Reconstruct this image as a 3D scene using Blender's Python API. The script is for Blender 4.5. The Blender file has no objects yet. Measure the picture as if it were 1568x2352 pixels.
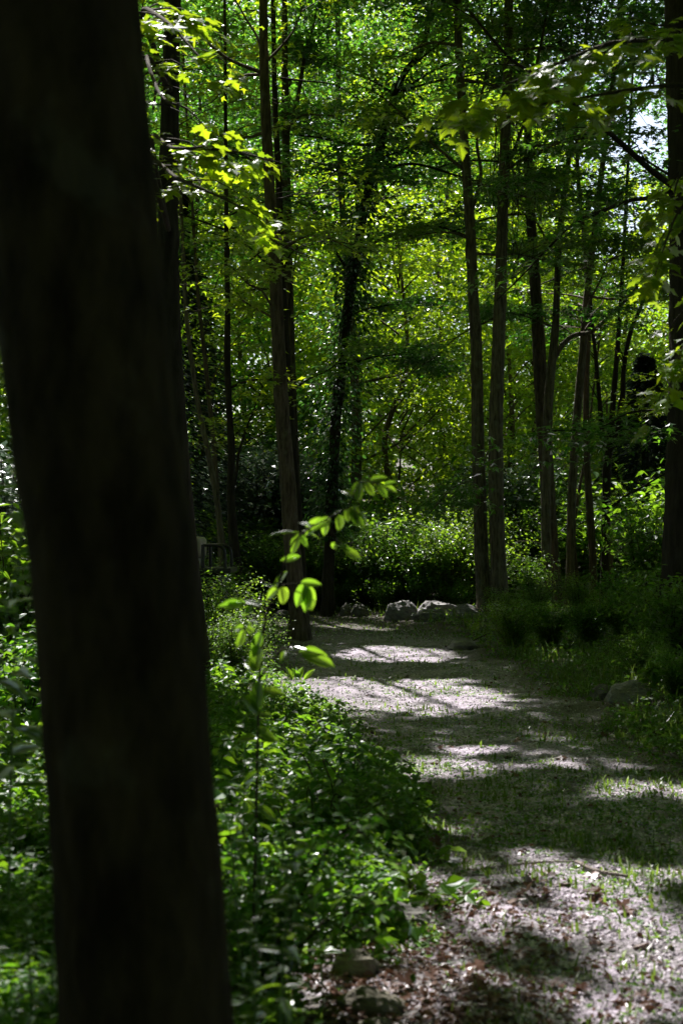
import bpy, math
import numpy as np
from mathutils import Vector, Matrix

R = np.random.default_rng(11)
SC = bpy.context.scene
COL = SC.collection

# ------------------------------------------------------------------ camera
H = 1.5                       # eye height
FP = 50 / 36 * 2352           # focal length in units of a 1568 x 2352 picture
HOR = 1250                    # row of the horizon
PITCH = math.atan((HOR - 1176) / FP)
cam = bpy.data.cameras.new('camera'); cam_o = bpy.data.objects.new('camera', cam); COL.objects.link(cam_o)
cam.sensor_fit = 'VERTICAL'; cam.sensor_height = 36; cam.lens = 50
cam.clip_start = 0.05; cam.clip_end = 1000
cam_o.location = (0, 0, H); cam_o.rotation_euler = (math.pi / 2 + PITCH, 0, 0)
cam.dof.use_dof = True; cam.dof.focus_distance = 19.0; cam.dof.aperture_fstop = 4.0
SC.camera = cam_o

# ------------------------------------------------------------------ light
SUN_EL, SUN_AZ = math.radians(54), math.radians(-14)      # azimuth from +Y towards +X
S = np.array([math.sin(SUN_AZ) * math.cos(SUN_EL), math.cos(SUN_AZ) * math.cos(SUN_EL), math.sin(SUN_EL)])
w = bpy.data.worlds.new('World'); SC.world = w; w.use_nodes = True
nt = w.node_tree; nt.nodes.clear()
sky = nt.nodes.new('ShaderNodeTexSky'); sky.sky_type = 'NISHITA'; sky.sun_disc = False
sky.sun_elevation = SUN_EL; sky.sun_rotation = SUN_AZ; sky.air_density = 1.0; sky.dust_density = 2.5; sky.ozone_density = 1.2
bg = nt.nodes.new('ShaderNodeBackground'); bg.inputs['Strength'].default_value = 0.085
wo = nt.nodes.new('ShaderNodeOutputWorld')
nt.links.new(sky.outputs[0], bg.inputs[0]); nt.links.new(bg.outputs[0], wo.inputs[0])
sl = bpy.data.lights.new('sun', 'SUN'); sl.energy = 5.0; sl.angle = math.radians(0.53); sl.color = (1.0, 0.96, 0.90)
so = bpy.data.objects.new('sun', sl); COL.objects.link(so)
so.rotation_euler = Vector(S).to_track_quat('Z', 'Y').to_euler(); so.location = (0, 0, 40)
SC.view_settings.view_transform = 'Standard'; SC.view_settings.look = 'None'
SC.view_settings.exposure = 1.35; SC.view_settings.gamma = 1.0; SC.view_settings.use_curve_mapping = False
cy = SC.cycles
cy.use_denoising = True
cy.max_bounces = 7; cy.diffuse_bounces = 4; cy.glossy_bounces = 2; cy.transmission_bounces = 5; cy.transparent_max_bounces = 4
cy.sample_clamp_indirect = 4.0; cy.caustics_reflective = False; cy.caustics_refractive = False

# ------------------------------------------------------------------ helpers
def P(px, py, Y):
    x = (px - 784) / FP; u = (1176 - py) / FP
    d = np.array([x, math.cos(PITCH) - u * math.sin(PITCH), math.sin(PITCH) + u * math.cos(PITCH)])
    return d * (Y / d[1]) + np.array([0, 0, H])

def proj(p):                                              # world points -> picture columns and rows
    p = np.atleast_2d(p) - np.array([0, 0, H])
    f = p[:, 1] * math.cos(PITCH) + p[:, 2] * math.sin(PITCH)
    u = -p[:, 1] * math.sin(PITCH) + p[:, 2] * math.cos(PITCH)
    f = np.where(np.abs(f) < 1e-6, 1e-6, f)
    return 784 + FP * p[:, 0] / f, 1176 - FP * u / f, f

_ws = R.uniform(0, 6.28, (12, 2)); 
def wob(x, y, s=1.0, n=4):
    v = 0
    for i in range(n):
        a = _ws[i, 0]; k = s * (1.7 ** i)
        v = v + np.sin(k * (x * math.cos(a) + y * math.sin(a)) + _ws[i, 1] + 1.3 * np.sin(k * .6 * (x * math.sin(a) - y * math.cos(a)))) / (1.35 ** i)
    return v / 2.4

PC = np.array([(-8, 1.6, 1.5), (2, 1.5, 1.35), (4.5, 1.35, 1.25), (8, 1.5, 1.0), (11, 1.2, .95), (14, .85, 1.2), (19.6, .5, 1.35), (24.5, .6, 1.3), (28, -.4, 1.3), (32, -2.8, 1.6), (38, -7, 1.6), (300, -60, 1.6)])
def pathd(x, y):                                          # signed distance outside the path edge
    c = np.interp(y, PC[:, 0], PC[:, 1]); h = np.interp(y, PC[:, 0], PC[:, 2])
    return np.abs(x - c) - h + .22 * wob(x * 1.3, y * 1.3, 1.5)

def G(x, y):
    x = np.asarray(x, float); y = np.asarray(y, float)
    pd = pathd(x, y)
    c = np.interp(y, PC[:, 0], PC[:, 1])
    z = .02 * wob(x, y, 2.2) + .04 * wob(x, y, .5)
    bank = np.clip(pd, 0, 6)
    right = x > c
    z = z + np.where(right, .05 * np.clip(bank, 0, 3), .04 * np.clip(bank, 0, 5)) * np.clip((y - 4) / 6, 0, 1)
    z = z + np.clip(y - 34, 0, None) * .035 + np.clip(y - 60, 0, None) * .05
    z = z + np.where(pd < 0, -.015, 0)
    return z

def GP(px, py):
    d = P(px, py, 1.0) - np.array([0, 0, H])
    t = 1.0
    lo, hi = 2.0, 120.0
    for i in range(40):
        m = (lo + hi) / 2; q = d * m
        if H + q[2] > G(q[0], q[1]): lo = m
        else: hi = m
    q = d * lo
    return np.array([q[0], q[1], float(G(q[0], q[1]))])

def mesh(name, V, Fs, rnd=None, smooth=False, extra=None):
    me = bpy.data.meshes.new(name)
    V = np.ascontiguousarray(V, dtype=np.float32)
    if not isinstance(Fs, (list, tuple)): Fs = [Fs]
    me.vertices.add(len(V)); me.vertices.foreach_set('co', V.ravel())
    loops = np.concatenate([f.ravel() for f in Fs]).astype(np.int32)
    starts = []; off = 0
    for f in Fs:
        starts.append(off + np.arange(len(f)) * f.shape[1]); off += f.size
    starts = np.concatenate(starts).astype(np.int32)
    me.loops.add(len(loops)); me.loops.foreach_set('vertex_index', loops)
    me.polygons.add(len(starts)); me.polygons.foreach_set('loop_start', starts)
    me.polygons.foreach_set('use_smooth', np.full(len(starts), smooth, dtype=bool))
    if rnd is not None:
        a = me.attributes.new('rnd', 'FLOAT', 'POINT'); a.data.foreach_set('value', np.asarray(rnd, np.float32))
    for k, v in (extra or {}).items():
        a = me.attributes.new(k, 'FLOAT', 'POINT'); a.data.foreach_set('value', np.asarray(v, np.float32))
    me.update(calc_edges=True)
    return me

def wloc(o):
    v = Vector((0, 0, 0))
    while o is not None:
        v = v + Vector(o.location); o = o.parent
    return v

def obj(name, me, mat, parent=None, world=True, loc=None):
    o = bpy.data.objects.new(name, me); COL.objects.link(o)
    if mat is not None and len(me.materials) == 0: me.materials.append(mat)
    if parent is not None:
        o.parent = parent
        if world: o.location = -wloc(parent)
    if loc is not None: o.location = loc
    return o

def tag(o, label=None, cat=None, group=None, kind=None):
    if label: o['label'] = label
    if cat: o['category'] = cat
    if group: o['group'] = group
    if kind: o['kind'] = kind
    return o

def thing(name, loc, label, cat, group=None):
    o = bpy.data.objects.new(name, None); COL.objects.link(o); o.location = tuple(float(v) for v in loc); o.empty_display_size = .1
    return tag(o, label, cat, group)

def dup(root, loc, rz=0, sc=1.0, label=None, group=None):
    r = root.copy(); COL.objects.link(r); r.location = tuple(float(v) for v in loc); r.rotation_euler = (0, 0, rz); r.scale = (sc,) * 3
    if label: r['label'] = label
    if group: r['group'] = group
    for ch in list(root.children):
        c = ch.copy(); COL.objects.link(c); c.parent = r
        for g in list(ch.children):
            d = g.copy(); COL.objects.link(d); d.parent = c
    return r

def nz(v): return v / np.maximum(np.linalg.norm(v, axis=-1, keepdims=True), 1e-9)

# leaf templates: x across, y from stalk to tip, z up
T_DIA = (np.array([(0, 0, 0), (.34, .42, .09), (0, 1, -.06), (-.34, .42, .09)]), np.array([(0, 1, 2), (0, 2, 3)]))
T_OVAL = (np.array([(0, 0, 0), (.24, .22, .06), (.29, .55, .06), (0, 1, -.14), (-.29, .55, .06), (-.24, .22, .06)]),
          np.array([(0, 1, 2), (0, 2, 3), (0, 3, 4), (0, 4, 5)]))
T_STAR = (np.array([(0, 0, 0), (.30, .02, .02), (.54, .40, -.05), (.17, .42, .04), (0, 1, -.1), (-.17, .42, .04), (-.54, .40, -.05), (-.30, .02, .02)]),
          np.array([(0, 1, 2), (0, 2, 3), (0, 3, 4), (0, 4, 5), (0, 5, 6), (0, 6, 7)]))
T_STAR4 = (np.array([(0, 0, 0), (.52, .34, -.03), (.16, .42, .05), (0, 1, -.1), (-.16, .42, .05), (-.52, .34, -.03)]), np.array([(0, 1, 2), (0, 2, 3), (0, 3, 4), (0, 4, 5)]))
def maple_template(droop=.2, k=0):
    r = [(0, 0), (.10, -.06), (.26, -.12), (.24, .02), (.42, -.02), (.44, .12), (.66, .26), (.50, .30), (.46, .42), (.30, .38), (.16, .44), (.22, .60), (.34, .66), (.20, .74), (.12, .86), (0, 1.06)]
    pts = r + [(-x * (1 + .05 * k), y) for x, y in r[-2:0:-1]]
    c = [(0, .32)]
    V = np.array([(x, y, .05 * abs(x) * 2 - droop * ((y - .2) ** 2 + x * x) + .02 * math.sin(9 * x + 5 * y + k)) for x, y in c + pts])
    n = len(pts)
    F = np.array([(0, 1 + i, 1 + (i + 1) % n) for i in range(n)])
    return V, F
def oval_template(droop=.25, wdt=.27, n=6, k=0):
    V = [(0, 0, 0)]; 
    for i in range(1, n):
        t = i / n; V.append((0, t, -droop * t * t + .0))
    V.append((0, 1, -droop))
    m = len(V)
    for sgn in (1, -1):
        for i in range(1, n):
            t = i / n; ww = wdt * math.sin(math.pi * t ** .8) ** .8 * (1 + .06 * math.sin(5 * i + k))
            V.append((sgn * ww, t, -droop * t * t + .22 * ww + .01 * math.sin(3 * i + k * 2 + sgn)))
    F = []
    for si, sgn in enumerate((1, -1)):
        b = m + si * (n - 1)
        F.append((0, b, 1))
        for i in range(1, n - 1):
            F.append((i, b + i - 1, b + i)); F.append((i, b + i, i + 1))
        F.append((n - 1, b + n - 2, n))
    return np.array(V), np.array(F)

def cloud(c, d, n, s, tpl):
    c = np.asarray(c, float); d = nz(np.asarray(d, float)); n = np.asarray(n, float)
    n = nz(n - (n * d).sum(-1, keepdims=True) * d); x = np.cross(d, n)
    tv, tf = tpl; s = np.broadcast_to(np.asarray(s, float), (len(c),))
    V = c[:, None, :] + s[:, None, None] * (tv[None, :, 0:1] * x[:, None] + tv[None, :, 1:2] * d[:, None] + tv[None, :, 2:3] * n[:, None])
    F = (tf[None] + (np.arange(len(c)) * len(tv))[:, None, None]).reshape(-1, tf.shape[1])
    return V.reshape(-1, 3), F, len(tv)

def leaf_mesh(name, c, d, n, s, tpl, lo=0., hi=1.):
    V, F, k = cloud(c, d, n, s, tpl)
    r = np.repeat(R.uniform(lo, hi, len(c)), k)
    return mesh(name, V, F, rnd=r)

def rand_dirs(N, flat=.35, up=None):
    a = R.uniform(0, 2 * math.pi, N)
    return np.stack([np.cos(a), np.sin(a), R.normal(-.25, flat, N)], -1)
def rand_norm(N, j=.45):
    return np.stack([R.normal(0, j, N), R.normal(0, j, N), np.ones(N)], -1)

def catmull(pts, step):
    pts = np.asarray(pts, float)
    if len(pts) < 3:
        n = max(2, int(np.linalg.norm(pts[-1] - pts[0]) / step) + 1)
        t = np.linspace(0, 1, n)[:, None]; return pts[0] * (1 - t) + pts[-1] * t
    e = np.vstack([2 * pts[0] - pts[1], pts, 2 * pts[-1] - pts[-2]]); out = []
    for i in range(1, len(e) - 2):
        p0, p1, p2, p3 = e[i - 1:i + 3]
        m = max(1, int(math.ceil(np.linalg.norm((p2 - p1)[:3]) / step)))
        for k in range(m):
            t = k / m
            out.append(.5 * ((2 * p1) + (-p0 + p2) * t + (2 * p0 - 5 * p1 + 4 * p2 - p3) * t * t + (-p0 + 3 * p1 - 3 * p2 + p3) * t ** 3))
    out.append(pts[-1]); return np.array(out)

def tube(pts4, seg=8, step=.3, rough=0.0, knots=0, cap=True, seed=0):
    """pts4: rows of x,y,z,radius -> verts, quads"""
    q = catmull(pts4, step); c = q[:, :3]; r = np.maximum(q[:, 3], .0008)
    t = nz(np.gradient(c, axis=0)); ref = np.array([0, 1, 0.]) if abs(t[0][2]) > .5 else np.array([0, 0, 1.])
    u = nz(np.cross(t, ref)); v = np.cross(t, u)
    a = np.linspace(0, 2 * math.pi, seg, endpoint=False)
    rr = np.repeat(r[:, None], seg, 1)
    if rough > 0:
        g = np.random.default_rng(seed + 5); L = np.concatenate([[0], np.cumsum(np.linalg.norm(np.diff(c, axis=0), axis=1))])
        A, Z = np.meshgrid(a, L)
        f = 0
        for k in range(5):
            f = f + np.sin(g.integers(1, 7) * A + g.uniform(.5, 7) * Z + g.uniform(0, 6)) * .5
        f = f / 3 + g.normal(0, .55, A.shape)
        rr = rr * (1 + rough * f)
        for k in range(knots):
            ka, kz, kr = g.uniform(0, 6.28), g.uniform(0, L[-1] * .8), g.uniform(.05, .1)
            da = np.abs((A - ka + math.pi) % (2 * math.pi) - math.pi) * np.mean(r)
            rr = rr + r.mean() * g.uniform(.15, .4) * np.exp(-(da ** 2 + (Z - kz) ** 2) / (kr ** 2))
    V = c[:, None] + rr[..., None] * (np.cos(a)[None, :, None] * u[:, None] + np.sin(a)[None, :, None] * v[:, None])
    n = len(c); i = np.arange(n - 1)[:, None] * seg; j = np.arange(seg)[None]
    F = np.stack([i + j, i + (j + 1) % seg, i + seg + (j + 1) % seg, i + seg + j], -1).reshape(-1, 4)
    return V.reshape(-1, 3), F

def join(parts):
    Vs, Fs, o = [], [], 0
    for V, F in parts:
        Vs.append(V); Fs.append(F + o); o += len(V)
    return np.vstack(Vs), np.vstack(Fs)

def box(x0, x1, y0, y1, z0, z1):
    V = np.array([(x, y, z) for z in (z0, z1) for y in (y0, y1) for x in (x0, x1)], float)
    F = np.array([(0, 2, 3, 1), (4, 5, 7, 6), (0, 1, 5, 4), (2, 6, 7, 3), (0, 4, 6, 2), (1, 3, 7, 5)])
    return V, F
def bevel(o, w_=.02, n=2):
    m = o.modifiers.new('bevel', 'BEVEL'); m.width = w_; m.segments = n; return o

# ------------------------------------------------------------------ materials
def new_mat(name):
    m = bpy.data.materials.new(name); m.use_nodes = True; t = m.node_tree; t.nodes.clear()
    return m, t, t.nodes.new, lambda a, b: t.links.new(a, b)

def leaf_mat(name, refl, trans, spec=.5, rough=.32, tf=.5):
    """refl / trans: two colours each, picked per leaf"""
    m, t, N, L = new_mat(name)
    at = N('ShaderNodeAttribute'); at.attribute_name = 'rnd'
    oi = N('ShaderNodeObjectInfo')
    ad = N('ShaderNodeMath'); ad.operation = 'ADD'; L(at.outputs['Fac'], ad.inputs[0]); L(oi.outputs['Random'], ad.inputs[1])
    fr = N('ShaderNodeMath'); fr.operation = 'MULTIPLY'; fr.inputs[1].default_value = .5; L(ad.outputs[0], fr.inputs[0])
    c1 = N('ShaderNodeMix'); c1.data_type = 'RGBA'; c2 = N('ShaderNodeMix'); c2.data_type = 'RGBA'
    for c, cols in ((c1, refl), (c2, trans)):
        c.inputs[6].default_value = (*cols[0], 1); c.inputs[7].default_value = (*cols[1], 1); L(fr.outputs[0], c.inputs[0])
    d = N('ShaderNodeBsdfDiffuse'); L(c1.outputs[2], d.inputs[0])
    tr = N('ShaderNodeBsdfTranslucent'); L(c2.outputs[2], tr.inputs[0])
    mx = N('ShaderNodeMixShader'); mx.inputs[0].default_value = tf; L(d.outputs[0], mx.inputs[1]); L(tr.outputs[0], mx.inputs[2])
    gl = N('ShaderNodeBsdfGlossy'); gl.inputs['Roughness'].default_value = rough; gl.inputs[0].default_value = (.95, .95, 1, 1)
    fz = N('ShaderNodeFresnel'); fz.inputs[0].default_value = 1.45
    ml = N('ShaderNodeMath'); ml.operation = 'MULTIPLY'; ml.inputs[1].default_value = spec; L(fz.outputs[0], ml.inputs[0])
    m2 = N('ShaderNodeMixShader'); L(ml.outputs[0], m2.inputs[0]); L(mx.outputs[0], m2.inputs[1]); L(gl.outputs[0], m2.inputs[2])
    o = N('ShaderNodeOutputMaterial'); L(m2.outputs[0], o.inputs[0])
    return m

M_MAPLE = leaf_mat('maple_leaf', [(.025, .085, .010), (.055, .13, .012)], [(.20, .46, .010), (.64, .76, .018)], .30, tf=.6)
M_NEAR = leaf_mat('near_maple_leaf', [(.045, .11, .010), (.07, .14, .012)], [(.28, .50, .01), (.55, .68, .02)], .28, tf=.6)
M_SHADED = leaf_mat('shaded_maple_leaf', [(.015, .065, .016), (.03, .09, .018)], [(.08, .34, .02), (.24, .50, .025)], .35, tf=.52)  # darker copy of the maple leaf, shade put into its colours
M_IVY = leaf_mat('ivy_leaf', [(.02, .055, .016), (.03, .07, .02)], [(.05, .16, .02), (.09, .22, .025)], .6)
M_SHRUB = leaf_mat('shrub_leaf', [(.03, .09, .012), (.055, .13, .015)], [(.15, .42, .015), (.42, .62, .03)], .35)
M_UNDER = leaf_mat('undergrowth_leaf', [(.025, .085, .012), (.05, .12, .018)], [(.12, .40, .012), (.40, .62, .025)], .38, rough=.4)
M_SAP = leaf_mat('sapling_leaf', [(.045, .10, .018), (.06, .12, .02)], [(.18, .42, .02), (.36, .56, .03)], .5, rough=.4, tf=.6)
M_GRASS = leaf_mat('grass_blade', [(.04, .09, .015), (.08, .12, .03)], [(.14, .28, .02), (.30, .42, .06)], .4)
M_BLUE = leaf_mat('blue_green_leaf', [(.05, .09, .05), (.08, .13, .09)], [(.10, .2, .08), (.16, .28, .1)], .9, rough=.3, tf=.35)
M_PINE = leaf_mat('pine_needle', [(.015, .03, .02), (.025, .045, .035)], [(.01, .02, .01), (.02, .03, .02)], .2, tf=.2)
M_LITTER = leaf_mat('dry_leaf', [(.05, .026, .02), (.18, .095, .07)], [(.10, .04, .02), (.2, .1, .04)], .5, tf=.25)
M_PETAL = leaf_mat('petal', [(.7, .7, .75), (.75, .72, .8)], [(.6, .6, .6), (.6, .6, .6)], .3, tf=.3)
M_PINK = leaf_mat('pink_petal', [(.5, .22, .4), (.6, .3, .5)], [(.4, .2, .3), (.4, .2, .3)], .2, tf=.3)

def bark_mat(name, dark, light, sc=1.0, lich=.25, zs=2.2):
    m, t, N, L = new_mat(name)
    tc = N('ShaderNodeTexCoord'); mp = N('ShaderNodeMapping'); mp.inputs['Scale'].default_value = (14 * sc, 14 * sc, zs * sc); L(tc.outputs['Object'], mp.inputs[0])
    n1 = N('ShaderNodeTexNoise'); n1.inputs['Scale'].default_value = 1.6; n1.inputs['Detail'].default_value = 7; n1.inputs['Roughness'].default_value = .65; L(mp.outputs[0], n1.inputs[0])
    v1 = N('ShaderNodeTexVoronoi'); v1.feature = 'DISTANCE_TO_EDGE'; v1.inputs['Scale'].default_value = 1.5; L(mp.outputs[0], v1.inputs[0])
    r1 = N('ShaderNodeValToRGB'); r1.color_ramp.elements[0].position = .35; r1.color_ramp.elements[1].position = .68
    r1.color_ramp.elements[0].color = (*dark, 1); r1.color_ramp.elements[1].color = (*light, 1); L(n1.outputs[0], r1.inputs[0])
    n2 = N('ShaderNodeTexNoise'); n2.inputs['Scale'].default_value = 5; n2.inputs['Detail'].default_value = 4; L(tc.outputs['Object'], n2.inputs[0])
    r2 = N('ShaderNodeValToRGB'); r2.color_ramp.elements[0].position = .6; r2.color_ramp.elements[1].position = .68
    r2.color_ramp.elements[0].color = (0, 0, 0, 1); r2.color_ramp.elements[1].color = (lich, lich, lich, 1); L(n2.outputs[0], r2.inputs[0])
    mc = N('ShaderNodeMix'); mc.data_type = 'RGBA'; mc.inputs[7].default_value = (.22, .22, .19, 1); L(r2.outputs[0], mc.inputs[0]); L(r1.outputs[0], mc.inputs[6])
    b = N('ShaderNodeBsdfPrincipled'); b.inputs['Roughness'].default_value = .9; b.inputs['Specular IOR Level'].default_value = .12; L(mc.outputs[2], b.inputs['Base Color'])
    mm = N('ShaderNodeMath'); mm.operation = 'MULTIPLY_ADD'; mm.inputs[1].default_value = 1.2; L(v1.outputs[0], mm.inputs[0]); L(n1.outputs[0], mm.inputs[2])
    bp = N('ShaderNodeBump'); bp.inputs['Strength'].default_value = .8; bp.inputs['Distance'].default_value = .02; L(mm.outputs[0], bp.inputs['Height']); L(bp.outputs[0], b.inputs['Normal'])
    o = N('ShaderNodeOutputMaterial'); L(b.outputs[0], o.inputs[0]); return m
M_BARK = bark_mat('maple_bark', (.045, .034, .025), (.17, .135, .105))
M_BARKG = bark_mat('grey_bark', (.06, .05, .04), (.23, .195, .155), lich=.4)
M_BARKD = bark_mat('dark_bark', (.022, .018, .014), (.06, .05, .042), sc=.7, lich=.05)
M_TWIG = bark_mat('twig_bark', (.04, .032, .026), (.10, .085, .07), sc=3, lich=.1)

def rock_mat(name, a, b_, sc=1.0):
    m, t, N, L = new_mat(name)
    tc = N('ShaderNodeTexCoord'); mp = N('ShaderNodeMapping'); mp.inputs['Scale'].default_value = (3 * sc, 3 * sc, 7 * sc); mp.inputs['Rotation'].default_value = (.3, .4, 0); L(tc.outputs['Object'], mp.inputs[0])
    n = N('ShaderNodeTexNoise'); n.inputs['Scale'].default_value = 2; n.inputs['Detail'].default_value = 9; n.inputs['Roughness'].default_value = .7; L(mp.outputs[0], n.inputs[0])
    r = N('ShaderNodeValToRGB'); r.color_ramp.elements[0].position = .3; r.color_ramp.elements[1].position = .7
    r.color_ramp.elements[0].color = (*a, 1); r.color_ramp.elements[1].color = (*b_, 1); L(n.outputs[0], r.inputs[0])
    b = N('ShaderNodeBsdfPrincipled'); b.inputs['Roughness'].default_value = .75; L(r.outputs[0], b.inputs['Base Color'])
    bp = N('ShaderNodeBump'); bp.inputs['Strength'].default_value = .9; bp.inputs['Distance'].default_value = .04; L(n.outputs[0], bp.inputs['Height']); L(bp.outputs[0], b.inputs['Normal'])
    o = N('ShaderNodeOutputMaterial'); L(b.outputs[0], o.inputs[0]); return m
M_ROCK = rock_mat('granite', (.09, .085, .09), (.28, .26, .28))
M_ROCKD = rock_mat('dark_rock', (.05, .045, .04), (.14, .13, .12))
M_STONE = rock_mat('brown_stone', (.10, .085, .065), (.24, .21, .16), 2)

def plain(name, col, rough=.5, metal=0.0):
    m, t, N, L = new_mat(name)
    n = N('ShaderNodeTexNoise'); n.inputs['Scale'].default_value = 30; n.inputs['Detail'].default_value = 5
    mx = N('ShaderNodeMix'); mx.data_type = 'RGBA'; mx.inputs[6].default_value = (*col, 1); mx.inputs[7].default_value = (*[c * .6 for c in col], 1); L(n.outputs[0], mx.inputs[0])
    b = N('ShaderNodeBsdfPrincipled'); b.inputs['Roughness'].default_value = rough; b.inputs['Metallic'].default_value = metal; L(mx.outputs[2], b.inputs['Base Color'])
    o = N('ShaderNodeOutputMaterial'); L(b.outputs[0], o.inputs[0]); return m

def ground_mat():
    m, t, N, L = new_mat('forest_ground')
    at = N('ShaderNodeAttribute'); at.attribute_name = 'path'
    tc = N('ShaderNodeTexCoord')
    n1 = N('ShaderNodeTexNoise'); n1.inputs['Scale'].default_value = 38; n1.inputs['Detail'].default_value = 6; n1.inputs['Roughness'].default_value = .75; L(tc.outputs['Object'], n1.inputs[0])
    v = N('ShaderNodeTexVoronoi'); v.inputs['Scale'].default_value = 55; L(tc.outputs['Object'], v.inputs[0])
    g = N('ShaderNodeValToRGB'); g.color_ramp.elements[0].position = .35; g.color_ramp.elements[1].position = .66
    g.color_ramp.elements[0].color = (.13, .11, .13, 1); g.color_ramp.elements[1].color = (.54, .46, .58, 1); L(n1.outputs[0], g.inputs[0])
    n2 = N('ShaderNodeTexNoise'); n2.inputs['Scale'].default_value = 9; n2.inputs['Detail'].default_value = 8; n2.inputs['Roughness'].default_value = .7; L(tc.outputs['Object'], n2.inputs[0])
    d = N('ShaderNodeValToRGB'); d.color_ramp.elements[0].position = .3; d.color_ramp.elements[1].position = .7
    d.color_ramp.elements[0].color = (.025, .02, .014, 1); d.color_ramp.elements[1].color = (.085, .06, .045, 1); L(n2.outputs[0], d.inputs[0])
    mx = N('ShaderNodeMix'); mx.data_type = 'RGBA'; L(at.outputs['Fac'], mx.inputs[0]); L(d.outputs[0], mx.inputs[6]); L(g.outputs[0], mx.inputs[7])
    n3 = N('ShaderNodeTexNoise'); n3.inputs['Scale'].default_value = 1.6; n3.inputs['Detail'].default_value = 6; L(tc.outputs['Object'], n3.inputs[0])
    r3 = N('ShaderNodeValToRGB'); r3.color_ramp.elements[0].position = .46; r3.color_ramp.elements[1].position = .62
    r3.color_ramp.elements[0].color = (0, 0, 0, 1); r3.color_ramp.elements[1].color = (.6, .6, .6, 1); L(n3.outputs[0], r3.inputs[0])
    m3 = N('ShaderNodeMix'); m3.data_type = 'RGBA'; L(r3.outputs[0], m3.inputs[0]); L(mx.outputs[2], m3.inputs[6]); m3.inputs[7].default_value = (.05, .06, .025, 1)
    b = N('ShaderNodeBsdfPrincipled'); b.inputs['Roughness'].default_value = .9; L(m3.outputs[2], b.inputs['Base Color'])
    am = N('ShaderNodeMath'); am.operation = 'ADD'; L(n1.outputs[0], am.inputs[0]); L(v.outputs['Distance'], am.inputs[1])
    bp = N('ShaderNodeBump'); bp.inputs['Strength'].default_value = .9; bp.inputs['Distance'].default_value = .015; L(am.outputs[0], bp.inputs['Height']); L(bp.outputs[0], b.inputs['Normal'])
    o = N('ShaderNodeOutputMaterial'); L(b.outputs[0], o.inputs[0]); return m
M_GROUND = ground_mat()

# ------------------------------------------------------------------ where the canopy has its holes
# patches of ground (picture column, row, half sizes) that the photograph shows in sunlight
LIT = np.array([
    (840, 1575, 190, 38), (905, 1490, 135, 17), (690, 1612, 130, 30), (1010, 1548, 70, 8),
    (990, 1738, 105, 16), (1085, 1702, 60, 6), (1275, 1728, 60, 7), (1450, 1788, 110, 11), (1560, 1800, 60, 9),
    (1045, 1868, 75, 10), (1400, 1985, 200, 34), (1290, 2070, 160, 36), (1480, 2130, 150, 50), (1410, 2200, 110, 40),
    (1400, 2300, 120, 26), (1530, 2260, 80, 30), (1090, 2200, 40, 8), (1180, 1930, 90, 14), (1085, 1424, 26, 4), (760, 1650, 70, 12),
    (1000, 1975, 60, 8), (640, 1560, 60, 26)])
# places above the ground that it shows in sunlight (column, row, depth, radius in metres)
T3 = [(430, 110, 8.3, .5), (480, 350, 8.6, .45), (400, 60, 8.2, .40), (440, 130, 8.4, .32), (380, 190, 8.2, .25), (420, 350, 8.5, .35), (540, 330, 8.8, .35), (470, 440, 8.6, .3), (600, 20, 21, 1.3),
      (700, 1225, 4.6, .13), (810, 1160, 4.6, .13), (870, 1740, 6.5, .35), (600, 1880, 5.4, .08), (850, 1110, 4.6, .12), (650, 1360, 4.6, .14), (700, 1510, 4.6, .14), (600, 1480, 4.5, .10),
      (500, 1390, 14, .45), (490, 1470, 13, .4), (700, 1690, 6.2, .2), (600, 1700, 6, .15), (560, 1850, 5.4, .1), (800, 1880, 5.6, .18), (930, 1920, 5.5, .18),
      (720, 2000, 5.5, .06), (690, 2230, 3.4, .06), (660, 2140, 3.4, .05), (620, 1640, 8, .25), (560, 1560, 9, .2), (880, 2060, 5, .03),
      (20, 1150, 12, .9), (20, 1300, 11, .8), (30, 1450, 10, .7), (20, 1600, 9, .5), (40, 1720, 7, .3), (60, 2280, 4, .14), (90, 2230, 4.1, .1), (50, 1900, 5.5, .15),
      (1060, 1385, 28.3, .35), (980, 1378, 28.5, .3), (1390, 1115, 40, 2), (1130, 1250, 36, 1), (1000, 1250, 34, .8),
      (730, 800, 30, .8), (1480, 880, 20, .3)]
T3 += [(1250, 1480, 18, .1), (1500, 1560, 15, .12), (1480, 1660, 12, .05), (1455, 1590, 13.5, .15), (600, 1130, 34.5, 1.6), (610, 1260, 34, 1.2), (820, 1300, 33, .5), (740, 1350, 31, .5), (960, 1375, 29.5, .8), (870, 1380, 29.5, .6), (1060, 1370, 30, .6), (780, 1375, 30, .5), (1210, 1330, 30, .7), (960, 1300, 31, 1.0), (1060, 1340, 31, .7), (870, 1350, 31, .6), (1180, 1230, 36, 1.2), (1480, 1250, 28, 1.2), (1420, 1180, 34, 1.5), (1330, 1250, 34, 1.0), (1250, 160, 7.1, .12), (1400, 100, 7.2, .12), (1500, 760, 8.2, .2), (520, 1280, 30, 1), (600, 1150, 36, 1.5), (530, 1350, 20, .5), (740, 1560, 10, .4), (680, 1630, 8.5, .3), (520, 1700, 7, .2), (560, 1950, 5.6, .06), (780, 2060, 5, .03), (660, 1800, 6, .18), (940, 1830, 6.5, .2)]
T3 += [(495, 1385, 16.5, .45), (480, 1440, 16.5, .4), (530, 1400, 16.5, .3), (20, 1200, 29, 1.6), (20, 1300, 28, 1.2), (10, 1400, 19.6, .8), (50, 1450, 19, .7), (20, 1520, 14, .7), (40, 1640, 10.4, .5), (950, 1390, 28.3, .6), (1040, 1385, 28.3, .7), (1070, 1400, 27.8, .5)]
T3 = [(P(a, b, c), r) for a, b, c, r in T3]
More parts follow.
